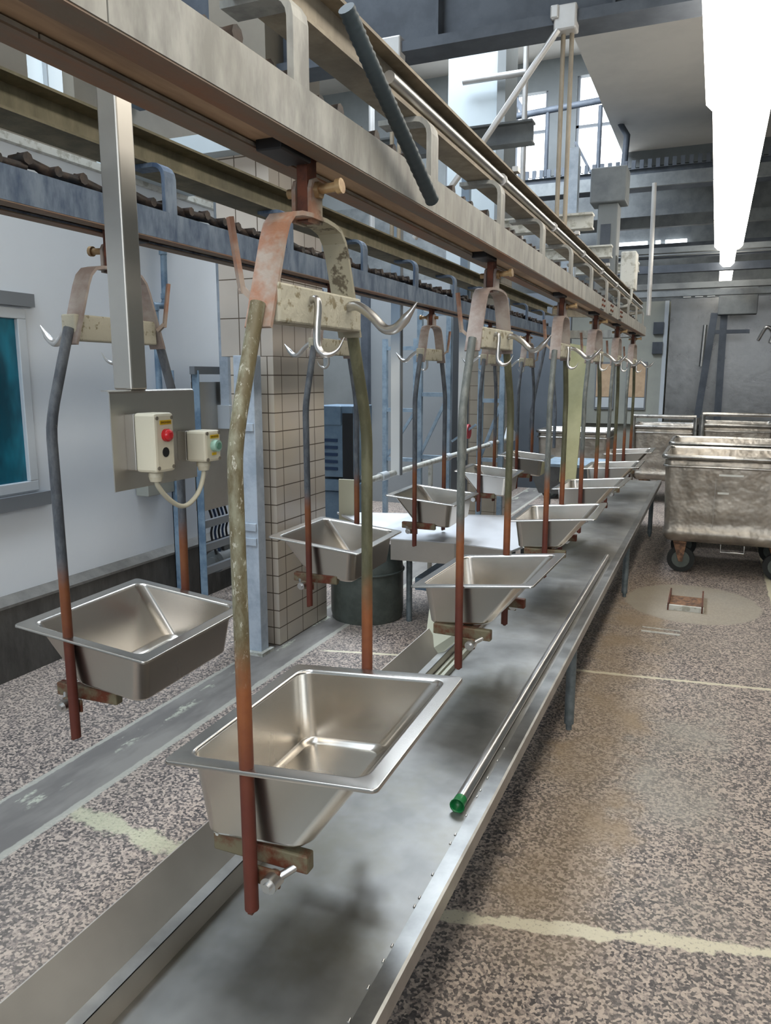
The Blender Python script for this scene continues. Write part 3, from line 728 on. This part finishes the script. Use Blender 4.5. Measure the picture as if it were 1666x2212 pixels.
# ------------------------------------------------------------------ middle ground
t = empty('round_tub', (-2.08, 4.56, 0), 'dark green round tub on the floor beside the tiled column', 'tub')
rg = [[Vector((r * math.cos(2 * PI * k / 28), r * math.sin(2 * PI * k / 28), z)) for k in range(28)] for r, z in ((.235, 0), (.245, .04), (.245, .34), (.235, .41), (.205, .46), (.14, .49), (.01, .50))]
MB().loft(rg, True, True).build('tub_body', 'tub_green', t)
MB().tube([Vector((.247 * math.cos(a * PI / 14), .247 * math.sin(a * PI / 14), .33)) for a in range(28)], .008, 8, closed=True).build('tub_hoop', 'tub_green', t)
t = empty('steel_table', (-1.75, 4.8, 0), 'white-looking low steel table behind the hanging pans', 'table')
b = MB(); poly = [(-.80, .25), (.36, .60), (.98, .62), (.72, -.50), (.35, -.44), (-.06, -.47)]
b.ext(poly, .585, .60, 'z'); b.build('table_top', 'table_white', t)
b = MB()
for (a, c) in ((poly[5], poly[4]), (poly[4], poly[3])): b.beam((a[0], a[1], .53), (c[0], c[1], .53), .012, .13)
b.build('apron', 'post_steel', t)
for x, y in ((-.02, -.25), (.7, -.1), (.5, .45), (-.6, .3)): MB().tube([(x, y, 0), (x, y, .585)], .02, 12).build('leg', 'leg_post', t)
MB().box((.02, -.25, .22), (.45, .40, .30)).build('shelf', 'blue_post', t)
steel('table_white', (.78, .80, .83), .42, (1, 8, 1), .03, metallic=.55)
tag(MB().box((-2.50, 4.98, 0), (-2.37, 4.995, .86)).build('cream_board', 'cream_board', bevel=.003), 'narrow cream board standing right of the tiled column', 'board')
t = empty('blue_cabinet', (-2.95, 5.9, .18), 'blue-grey louvred machine cabinet behind the tiled column', 'machine cabinet')
MB().box((-.15, -.15, .58), (.20, .25, 1.18)).box((-.16, -.17, 1.02), (.10, -.14, 1.18)).build('upper_housing', 'motor_blue', t, bevel=.008)
for k in range(5): MB().box((-.12, -.162, .64 + k * .06), (.06, -.148, .665 + k * .06)).build('louvre', 'navy', t)
MB().box((.11, -.16, .55), (.20, -.14, 1.12)).build('dark_grille', 'black', t)
MB().box((-.15, -.15, .46), (.09, .25, .56)).build('middle_housing', 'motor_blue', t, bevel=.008)
MB().box((.09, -.20, 0), (.21, .2, .52)).build('front_housing', 'motor_blue', t, bevel=.008)
MB().box((-.15, -.1, 0), (.09, .25, .45)).build('lower_housing', 'motor_blue', t, bevel=.008)
for x, y in ((-.12, -.05), (-.12, .2), (.15, -.15), (.15, .15)): MB().box((x - .02, y - .02, -.18), (x + .02, y + .02, 0)).build('foot', 'black', t)
# white drop post and long railing pipe
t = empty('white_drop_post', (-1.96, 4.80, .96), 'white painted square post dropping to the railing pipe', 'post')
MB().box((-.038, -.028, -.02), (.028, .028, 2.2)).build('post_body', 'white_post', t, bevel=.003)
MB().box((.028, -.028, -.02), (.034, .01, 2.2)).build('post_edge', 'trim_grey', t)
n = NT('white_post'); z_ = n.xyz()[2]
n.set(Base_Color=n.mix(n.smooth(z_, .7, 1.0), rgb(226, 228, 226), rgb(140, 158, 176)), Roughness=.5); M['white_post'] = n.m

t = empty('railing_pipe', (-1.97, 4.6, .955), 'long off-white railing pipe running away behind the pans', 'railing')
MB().tube([(0, -.25, 0), (0, 3.5, .0)], .021, 12).build('pipe', 'white_paint', t)
for y in (-.02, 1.3, 2.6): MB().tube([(0, y - .05, 0), (0, y + .05, 0)], .030, 12).build('pipe_sleeve', 'frame_white', t)
MB().ext([(3.2, -.03), (3.5, -.03), (3.5, .06), (3.35, .12)], -.03, .03, 'x').build('end_bracket', 'frame_white', t)
for y in (.9, 3.4): MB().tube([(0, y, -.955), (0, y, 0)], .018, 10).build('railing_leg', 'white_paint', t)
t = empty('white_drop_post', (-1.80, 5.75, 1.0), 'second white post farther along the railing pipe', 'post')
MB().box((-.03, -.03, -.05), (.03, .03, 2.2)).build('post_body', 'white_post', t, bevel=.003)
# mid partition with dark posts, second tiled column, wall edge
struct(MB().box((-6.5, 9.0, 0), (-3.0, 9.1, 2.75)).build('wall_partition', 'partition'))
paint('partition', rgb(140, 144, 146), rgb(130, 134, 136), 1.2, .3, .7, .5)
struct(MB().box((-4.70, 8.93, .9), (-4.12, 9.0, 2.6)).build('door_1', 'grey_wall'))
struct(MB().box((-4.13, 8.90, 1.0), (-4.04, 9.0, 2.7)).box((-4.78, 8.90, 1.0), (-4.70, 9.0, 2.7)).build('trim_2', 'dark_steelwork'))
struct(MB().box((-2.42, 7.95, 0), (-2.10, 8.4, 2.7)).build('tiled_column_far', 'tile_far'))
struct(MB().box((-3.0, 9.0, 0), (-2.95, 13, 2.75)).build('wall_divide', 'dark_panel'))
paint('dark_panel', rgb(84, 90, 96), rgb(74, 80, 86), 2, .3, .7, .5)
struct(MB().box((-2.95, 11.0, 0), (-1.9, 11.1, 2.75)).build('wall_dark_bay', 'dark_panel'))
# blue-white frames among the far hangers
def ladder(x, y, h, w, label):
    t = empty('lifting_frame', (x, y, 0), label, 'frame')
    for s in (-1, 1): MB().box((s * w / 2 - .025, -.025, 0), (s * w / 2 + .025, .025, h)).build('frame_post', 'frost_post', t)
    for z in (h - .1, h * .62, h * .35): MB().beam((-w / 2, 0, z), (w / 2, 0, z), .03, .04).build('cross_bar', 'frost_post', t)
    MB().beam((-w / 2, 0, h * .35), (w / 2, 0, h * .62), .02, .03).build('brace', 'frost_post', t)
paint('frost_post', rgb(150, 168, 182), rgb(120, 140, 156), 9, .42, .62, .5)
ladder(-2.55, 7.2, 2.3, .30, 'pale blue lifting frame before the second tiled column')
ladder(-2.05, 7.5, 2.2, .22, 'narrow pale blue frame just right of the lifting frame')
ladder(-3.15, 7.8, 2.0, .36, 'pale blue frame standing against the grey partition')
for k, (x, y, a) in enumerate(((-1.95, 8.9, .16), (-1.75, 9.3, -.10), (-1.58, 9.9, -.22))):
    tag(MB().tube([(x + a, y, 2.1), (x + a * .3, y, 1.5), (x, y, 1.2)], .02, 10).tube([(x, y, 1.2), (x, y, .75)], .02, 10).build('hanger_rod', 'leg_slate'),
        ['dark bent rod hanging left of the yellow board', 'dark upright rod between two bent ones, near the yellow board', 'dark bent rod nearest the yellow board'][k], 'rod', 'far bent hanger rods')
t = empty('hose_reel', (-2.2, 7.1, 1.08), 'small red hose reel on a pale blue frame', 'hose reel')
MB().tube([(-.02, 0, .0), (.05, 0, .0)], .07, 18).build('reel_disc', 'red_paint', t)
MB().beam((-.12, -.02, -.10), (.12, -.02, .07), .015, .02).build('reel_arm', 'frost_post', t)
t = empty('wash_trough', (-1.42, 8.6, .35), 'dark steel wash trough beyond the far pans', 'trough')
MB().ext([(-.38, .22), (-.35, .30), (.35, .30), (.38, .22), (.28, 0), (-.28, 0)], -.35, .35, 'y').build('basin', 'wall_steel', t)
MB().beam((-.4, 0, .31), (.4, 0, .31), .75, .03).build('basin_rim', 'frost_post', t)
for x in (-.24, .24): MB().tube([(x, 0, -.35), (x, 0, .05)], .025, 10).build('leg', 'leg_post', t)
t = empty('yellow_board', (-1.19, 7.25, .62), 'tall pale yellow board standing behind the hanging pans', 'board')
b = MB(); b.ext([(-.11, 0), (.04, 0), (.10, 1.25), (-.07, 1.28)], -.012, .012, 'y'); b.xf(Matrix.Rotation(0, 4, 'Z')).build('board_sheet', 'yellow_board', t)
MB().box((-.07, .012, -.62), (-.03, .04, .9)).build('board_post', 'dark_steelwork', t)

# ------------------------------------------------------------------ far bay: doors, steel wall, tripod
struct(MB().box((-2.5, 12.90, .85), (-.74, 13, 2.75)).build('door_2', 'far_panel'))
for k, (x0, x1) in enumerate(((-1.78, -1.52), (-1.30, -1.03))):
    fo = struct(MB().box((x0 - .02, 12.87, 1.08), (x1 + .02, 12.90, 1.83)).build('window_%d' % (6 + k), 'trim_grey'))
    MB().box((x0, 12.86, 1.28), (x1, 12.872, 1.80)).build('pane', 'peach', fo)
    MB().box((x0, 12.86, 1.11), (x1, 12.872, 1.27)).build('lower_pane', 'frame_white', fo)
struct(MB().box((-.80, 12.86, .9), (-.74, 12.90, 2.75)).build('trim_3', 'frame_white'))
for k, z in enumerate((2.25, 1.95)):
    tag(MB().box((-.95, 12.83, z), (-.80, 12.90, z + .18)).build('door_hinge', 'dark_steelwork'), ['upper dark hinge of the grey far door', 'lower dark hinge of the grey far door'][k], 'hinge')
w = MB().box((-.70, 12.6, .9), (3.0, 12.7, 2.75)); struct(w.build('wall_steel', 'wall_steel'))
struct(MB().box((-.70, 12.55, 0), (3.0, 12.72, .95)).build('wall_tile_low', 'dark_tile'))
tile_mat('dark_tile', .15, .15, 0, rgb(74, 74, 68), rgb(86, 84, 76))
t = empty('tripod_stand', (.02, 11.6, 0), 'dark splayed stand with grey box before the steel wall', 'stand')
for (x0, x1) in ((-.10, -.32), (.02, .04)): MB().beam((x0, 0, 2.45), (x1, 0, 0), .09, .06).build('leg', 'dark_steelwork', t)
MB().beam((-.1, 0, 2.2), (.35, 0, 2.2), .05, .05).build('cross_arm', 'dark_steelwork', t)
MB().box((-.06, -.1, 2.42), (.42, .1, 2.80)).build('motor_box', 'mid_steelwork', t, bevel=.01)
b = MB()
for x in (.62, .95): b.tube(bez([(x - .1, 12.55, 2.12), (x, 12.5, 2.30), (x + .09, 12.5, 2.22), (x + .06, 12.5, 2.08)], 6), .022, 10)
tag(b.build('steel_pipe_bend', 'bright_steel'), 'bright bent steel pipes on the dark steel wall', 'pipe')
tag(MB().tube([(.30 - .52, 12.5, 1.75), (.32 - .52, 12.5, 2.35)], .03, 10).build('steel_tube_upright', 'bright_steel'), 'bright upright steel tube left of the tripod legs', 'pipe')

# ------------------------------------------------------------------ carts
def cart(x, y, w, d, zb, zt, label, marks=False, group='steel meat carts', posts=False):
    t = empty('steel_cart', (x, y, 0), label, 'cart', 0, group)
    r = .05
    R = [rrect(.05, w - .05, .05, d - .05, r, zb, 4), rrect(.03, w - .03, .03, d - .03, r, zb + .02, 4), rrect(.012, w - .012, .012, d - .012, r, zb + .05, 4), rrect(.012, w - .012, .012, d - .012, r, zb + .09, 4),
         rrect(.022, w - .022, .022, d - .022, r, zb + .10, 4)]
    for k in range(1, 9):
        t_ = k / 8; R.append(rrect(.022 - .022 * t_, w - .022 + .022 * t_, .022 - .022 * t_, d - .022 + .022 * t_, r, zb + .10 + (zt - zb - .10) * t_, 4))
    R += [rrect(.012, w - .012, .012, d - .012, r, zt, 4), rrect(.03, w - .03, .03, d - .03, r, zb + .12, 4), rrect(.06, w - .06, .06, d - .06, r, zb + .08, 4)]
    MB().loft(R, True, True, True).build('cart_body', 'cart_steel', t)
    b = MB(); b.tube(rrect(-.010, w + .010, -.010, d + .010, .05, zt, 4), .020, 10, closed=True); b.build('cart_rim', 'cart_rim', t)
    b = MB(); b.tube(rrect(-.004, w + .004, -.004, d + .004, .05, zt - .075, 4), .010, 8, closed=True); b.build('rim_bead', 'cart_rim', t)
    for cxx in (.15, w - .15):
        for cyy in (.12, d - .12):
            wh = MB().tube([(cxx + .015, cyy - .022, .108), (cxx + .015, cyy + .022, .108)], .108, 28).build('wheel', 'rubber', t)
            MB().tube([(cxx + .015, cyy - .026, .108), (cxx + .015, cyy + .026, .108)], .07, 20).build('wheel_hub', 'tub_green', wh)
            b = MB()
            for s in (-1, 1): b.ext([(cxx - .055, zb), (cxx + .055, zb), (cxx + .03, .09), (cxx, .09)], cyy + s * .036 - .004, cyy + s * .036 + .004, 'y')
            b.box((cxx - .045, cyy - .06, zb - .02), (cxx + .045, cyy + .06, zb + .01)); b.build('caster_fork', 'drain_rust', t)
    if marks:
        MB().box((w * .40, -.004, zt - .14), (w * .575, .008, zt - .125)).build('white_mark', 'drip_white', t)
        MB().box((w * .40, .004, zt - .285), (w * .48, .014, zt - .27)).build('white_mark', 'drip_white', t)
        MB().box((w * .38, .006, zb + .14), (w * .383, .012, zt - .11)).build('seam', 'cart_rim', t)
        MB().tube([(w * .45, .03, zb), (w * .45, .02, zb - .06), (w * .62, .02, zb - .06), (w * .62, .03, zb)], .007, 8).build('foot_loop', 'cart_rim', t)
    if posts:
        for xx in (0, w):
            MB().tube([(xx, -.01, .2), (xx, -.01, zt + .12)], .032, 14).build('corner_post', 'cart_rim', t)
        MB().tube([(0, -.01, zt + .13), (w, -.01, zt + .13)], .024, 12).build('top_bar', 'cart_rim', t)
    return t
cart(-.335, 6.55, 1.02, .86, .27, .965, 'dented steel cart at right, nearest, with two small white marks', True)
cart(-.34, 7.62, 1.02, .80, .27, .985, 'steel cart parked directly behind the nearest cart')
cart(-.93, 10.2, .74, .8, .3, .98, 'far steel cart with corner posts, left of its neighbour', posts=True)
cart(-.12, 10.15, .80, .8, .3, 1.02, 'far steel cart with corner posts, at the right picture edge', posts=True)
cart(-2.1, 10.0, .9, .8, .3, .90, 'far steel cart seen between the hangers left of the yellow board', posts=False)

# ------------------------------------------------------------------ floor items
t = empty('drain_grate', (-.09, 5.68, 0), 'rusty square drain frame in the round repaired floor patch', 'drain')
MB().box((-.115, -.17, 0), (.115, .16, .012)).build('grate_plate', 'drain_rust', t)
MB().box((-.12, -.19, 0), (.12, -.165, .035)).build('grate_edge', 'white_paint', t)
for x in (-.115, .105): MB().box((x, -.2, 0), (x + .01, .22, .05)).build('side_bar', 'rust_dark', t)
tag(MB().box((-.33, 4.93, 0), (-.10, 4.95, .006)).box((-.33, 5.02, 0), (-.10, 5.03, .004)).build('floor_bracket', 'white_paint'), 'small pale metal strips on the floor in front of the drain', 'bracket')
tag(MB().tube([(-.838, 1.135, .728), (-.838, 1.135, .716), (-.838, 1.135, .706)], [.012, .013, .006], 12).build('plastic_pad', 'drip_white'), 'small white plastic pad under the corner of the nearest pan', 'pad')

# ------------------------------------------------------------------ overhead steelwork
def girder(y, z, x0, x1, h, mat, label, name='roof_girder'):
    t = empty(name, ((x0 + x1) / 2, y, z), label, 'girder'); L = (x1 - x0) / 2
    MB().box((-L, -.012, .05), (L, .012, h)).build('web', mat, t)
    MB().box((-L, -.09, 0), (L, .09, .05)).build('bottom_flange', mat, t)
    MB().box((-L, -.09, h), (L, .09, h + .03)).build('top_flange', mat, t)
    k = -L + .3
    while k < L: MB().box((k, -.08, .05), (k + .012, .08, h)).build('stiffener', mat, t); k += .85
    return t
girder(4.0, 3.22, -3.4, 4.4, .75, 'dark_steelwork', 'deep dark roof girder crossing above the tracks')
t = empty('hanger_rods', (-.755, 3.95, 2.305), 'pair of brownish rods holding the pale track under the dark girder', 'rods')
for dx in (-.018, .022): MB().tube([(dx, 0, 0), (dx, 0, .93)], .011, 10).build('rod', 'beam_tan', t)
MB().box((-.055, -.06, .88), (.05, .02, .99)).box((-.07, -.07, .93), (-.03, .0, .99)).build('clamp', 'pole_white', t, bevel=.008)
t = empty('hanger_rods', (-1.63, 3.95, 2.305), 'pair of rods holding the blue-grey track under the dark girder', 'rods')
for dx in (-.018, .022): MB().tube([(dx, 0, 0), (dx, 0, .93)], .011, 10).build('rod', 'beam_tan', t)
MB().box((-.055, -.06, .88), (.05, .02, .99)).build('clamp', 'pole_white', t, bevel=.008)
tag(MB().tube([(-.79, 3.90, 3.19), (-1.14, 3.90, 2.74), (-1.50, 3.90, 2.31)], .015, 10).build('diagonal_brace', 'pole_white'), 'pale slanting brace rod between the dark girder and the tracks', 'brace')
def Ibeamx(y, z, x0, x1, mat, label, h=.12, w=.1):
    t = MB().ext([(y - w / 2, z), (y + w / 2, z), (y + w / 2, z + .012), (y + .006, z + .012), (y + .006, z + h - .012), (y + w / 2, z + h - .012), (y + w / 2, z + h), (y - w / 2, z + h), (y - w / 2, z + h - .012), (y - .006, z + h - .012), (y - .006, z + .012), (y - w / 2, z + .012)], x0, x1, 'x')
    return tag(t.build('cross_beam', mat), label, 'beam')
Ibeamx(5.0, 3.02, -2.4, -1.14, 'mid_steelwork', 'grey cross beam ending in the air before the bright far window', .13)
Ibeamx(4.9, 2.47, -1.6, -.74, 'white_paint', 'pale cross beam behind the brownish rods, highest of three stubs', .09)
Ibeamx(6.3, 2.50, -1.7, -.80, 'white_paint', 'pale cross beam stub above the far part of the track', .09)
Ibeamx(7.4, 2.52, -1.6, -.70, 'white_paint', 'pale short cross beam stub at the far end of the track', .08)
tag(MB().tube([(-.665, 8.25, 2.20), (-.68, 8.25, 3.45)], .022, 10).build('hanging_pole', 'pole_white'), 'thin pale upright pole rising from the far end of the track', 'pole')
# white box column and pale conduits
struct(MB().box((-2.58, 7.6, 2.6), (-2.08, 8.0, 5.6)).build('box_column', 'pale_wall'))
struct(MB().box((-2.08, 7.55, 2.6), (-2.0, 8.0, 5.6)).build('box_column_side', 'grey_wall'))
t = empty('wall_arm', (-2.3, 7.5, 4.35), 'pale horizontal pipe arm fixed on the white box column', 'arm')
MB().tube([(-.1, 0, 0), (.5, 0, 0)], .03, 10).tube([(.5, 0, -1.7), (.5, 0, .6)], .025, 10).build('arm_pipe', 'pole_white', t)
MB().tube([(-1.05, 0, -1.3), (-1.05, 0, .6)], .03, 10).build('arm_post', 'pole_white', t)
# gallery with railing
t = empty('gallery', (-1.0, 11.5, 4.0), 'dark steel gallery with grating crossing high in front of far windows', 'gallery')
MB().box((-2.6, -.5, .18), (3.2, .5, .26)).build('deck', 'dark_steelwork', t)
b = MB(); pr_ = [(3.2, .25), (-2.6, .25)]
for k in range(58): pr_ += [(-2.6 + k * .1, .36), (-2.55 + k * .1, .36), (-2.55 + k * .1, .27), (-2.5 + k * .1, .27)]
b.add([(p, -.5, q) for p, q in pr_] + [(p, -.54, q) for p, q in pr_], [(i, i + 1, i + 1 + len(pr_), i + len(pr_)) for i in range(len(pr_) - 1)])
for k in range(58):
    a = -2.6 + k * .1; b.add([(a, -.54, .25), (a + .05, -.54, .25), (a + .05, -.54, .36), (a, -.54, .36)], [(0, 1, 2, 3)])
b.build('grating_edge', 'dark_steelwork', t)
MB().box((-2.6, -.55, .02), (3.2, -.5, .18)).build('edge_beam', 'mid_steelwork', t)
MB().tube([(-2.6, .1, 1.25), (-.65, .1, 1.35), (-.35, .1, .85), (-.38, .1, .26)], .045, 10).build('handrail', 'dark_steelwork', t)
for x in (-2.0, -1.45, -.72): MB().tube([(x, .1, .26), (x, .1, 1.28)], .03, 8).build('rail_post', 'dark_steelwork', t)
MB().beam((-2.55, .12, 2.5), (-1.75, .12, 1.25), .07, .07).build('stair_stringer', 'dark_steelwork', t)
MB().beam((-1.05, .12, .85), (-.75, .12, .3), .035, .035).build('brace', 'dark_steelwork', t)
# layered far pipes and beams under the gallery
random.seed(11)
far = [(12.2, 3.72, -2.6, 3.4, .16, 'mid_steelwork', 'grey'), (11.0, 3.15, -1.6, 3.2, .10, 'mid_steelwork', 'grey'), (10.4, 2.86, -1.4, 3.0, .09, 'dark_steelwork', 'dark'),
       (9.6, 2.98, -1.2, 2.6, .06, 'mid_steelwork', 'grey'), (12.3, 3.30, -1.9, 3.4, .20, 'dark_steelwork', 'dark'), (9.0, 2.52, -.9, 2.2, .06, 'mid_steelwork', 'grey'), (10.9, 2.62, -1.5, 3, .07, 'mid_steelwork', 'grey')]
fl = ['grey beam right under the far gallery', 'grey crossbeam, first below the gallery beam', 'dark crossbeam above the grey far door', 'thin grey pipe nearest below the gallery', 'deep dark beam just below the gallery on the far wall', 'thin grey crossbeam nearest the lamp end', 'grey crossbeam lowest above the steel wall']
for (y, z, x0, x1, h, m_, _), lb in zip(far, fl):
    tag(MB().box((x0, y - .05, z), (x1, y + .05, z + h)).build('far_crossbeam', m_), lb, 'beam', 'crossbeams of the far bay')
b = MB()
for x0, x1 in ((-1.62, -1.12), (-1.0, -.93), (-.86, -.55)): b.box((x0, 12.93, 3.52), (x1, 12.99, 3.66))
o = struct(b.build('window_8', 'day_far'))
b = MB()
for k in range(6): b.box((-.55 + k * .17, 12.9, 2.80), (-.44 + k * .17, 12.99, 2.86))
o = struct(b.build('window_9', 'frame_glow')) if 'frame_glow' in M else None
if o is None:
    emis('frame_glow', (.8, .84, .82), .55); struct(b.build('window_9', 'frame_glow'))
t = empty('hoist_column', (-1.18, 6.8, 2.3), 'grey hoist column with motor box above the far track', 'hoist')
MB().box((-.09, -.05, 0), (.02, .05, 1.15)).build('column', 'pale_post', t)
MB().box((.14, -.15, .68), (.42, .1, .95)).build('motor_box', 'mid_steelwork', t, bevel=.01)
MB().box((.20, -.1, -.1), (.36, .1, .68)).build('lower_box', 'grey_wall', t, bevel=.01)
MB().box((.23, -.105, .22), (.31, -.1, .52)).build('vent', 'dark_steelwork', t)
MB().box((.40, -.1, .0), (.52, .1, .30)).build('switch_box', 'white_paint', t, bevel=.01)
MB().tube(bez([(.36, -.1, .0), (.38, -.1, -.12), (.48, -.1, -.12), (.5, -.1, .0)], 5), .012, 8).build('cable', 'white_paint', t)
# upper-left dark frames seen past the beams
Ibeamx(2.6, 3.05, -3.3, -.2, 'dark_steelwork', 'dark beam crossing above the near end of the tracks', .30, .16)
Ibeamx(4.9, 3.02, -3.35, -2.3, 'frame_white', 'pale beam end above the tiled column', .08)

# ------------------------------------------------------------------ ceiling lights
def lamp(y, L, w, label):
    t = empty('ceiling_light', (.025, y, 2.9), label, 'light fitting', 0, 'fluorescent fittings over the aisle')
    MB().box((-w / 5, 0, .098), (w / 5, L, .13)).build('housing', 'frame_white', t)
    MB().ext([(-w / 2, .035), (-w / 2 + .03, .004), (-w / 4, -.006), (w / 4, -.006), (w / 2 - .03, .004), (w / 2, .035), (w / 2 - .01, .075), (w / 4, .098), (-w / 4, .098), (-w / 2 + .01, .075)], .01, L - .01).build('glare_shell', 'lamp_glow', t)  # broad body glowing all round, shaped to stand for the tubes' glare
    for yy in (.25, L - .25): MB().tube([(0, yy, .1), (0, yy, 2.1)], .005, 6).build('rod', 'pole_white', t)
LY = [(-1.5, 1.46, 'fluorescent fitting of the aisle row, rearmost and out of the photo'), (0, 1.46, 'fluorescent fitting of the aisle row directly overhead, out of the photo'), (1.5, 1.46, 'glowing fluorescent fitting just above the picture'),
      (3.0, 1.42, 'nearest glowing fluorescent fitting at top right, widest in view'), (4.50, 1.5, 'second glowing fluorescent fitting of the aisle row'), (6.02, 1.5, 'third glowing fluorescent fitting of the aisle row'), (7.54, 1.5, 'fourth glowing fluorescent fitting of the aisle row')]
for y, L, lb in LY: lamp(y, L, .33 if y < 4.4 else .27, lb)
lamp(9.2, 3.6, .16, 'narrow far fluorescent fitting ending the row')

# ------------------------------------------------------------------ daylight and added fill lights
W = bpy.data.worlds.new('world'); S.world = W; W.use_nodes = True
bg = W.node_tree.nodes['Background']; bg.inputs[0].default_value = (.72, .86, 1, 1); bg.inputs[1].default_value = 1.0
def area(name, loc, rot, sx, sy, power, col):
    d = bpy.data.lights.new(name, 'AREA'); d.shape = 'RECTANGLE'; d.size = sx; d.size_y = sy; d.energy = power; d.color = col
    o = bpy.data.objects.new(name, d); COL.objects.link(o); o.location = loc; o.rotation_euler = rot
    return o
area('roof_fill_near', (-2.45, .3, 6.45), (0, 0, 0), 1.6, 5.6, 330, (.76, .87, 1))  # added area lamp for daylight from an unseen roof opening
area('roof_fill_far', (-3.1, 8.2, 6.45), (0, 0, 0), 2.8, 5.2, 950, (.80, .89, 1))  # added lamp under the roof, fills the dark far bay
area('back_fill', (1.0, -2.9, 2.4), (math.radians(80), 0, 0), 3.5, 2.2, 140, (.90, .94, 1))  # added fill for left wall and pan fronts; no door is built there

for me, k, nm in PEND: me.materials[k] = M[nm]

c = S.cycles
c.max_bounces = 5; c.diffuse_bounces = 3; c.glossy_bounces = 3; c.transmission_bounces = 2; c.transparent_max_bounces = 4
c.caustics_reflective = False; c.caustics_refractive = False; c.sample_clamp_indirect = 6
c.use_adaptive_sampling = True; c.adaptive_threshold = .045
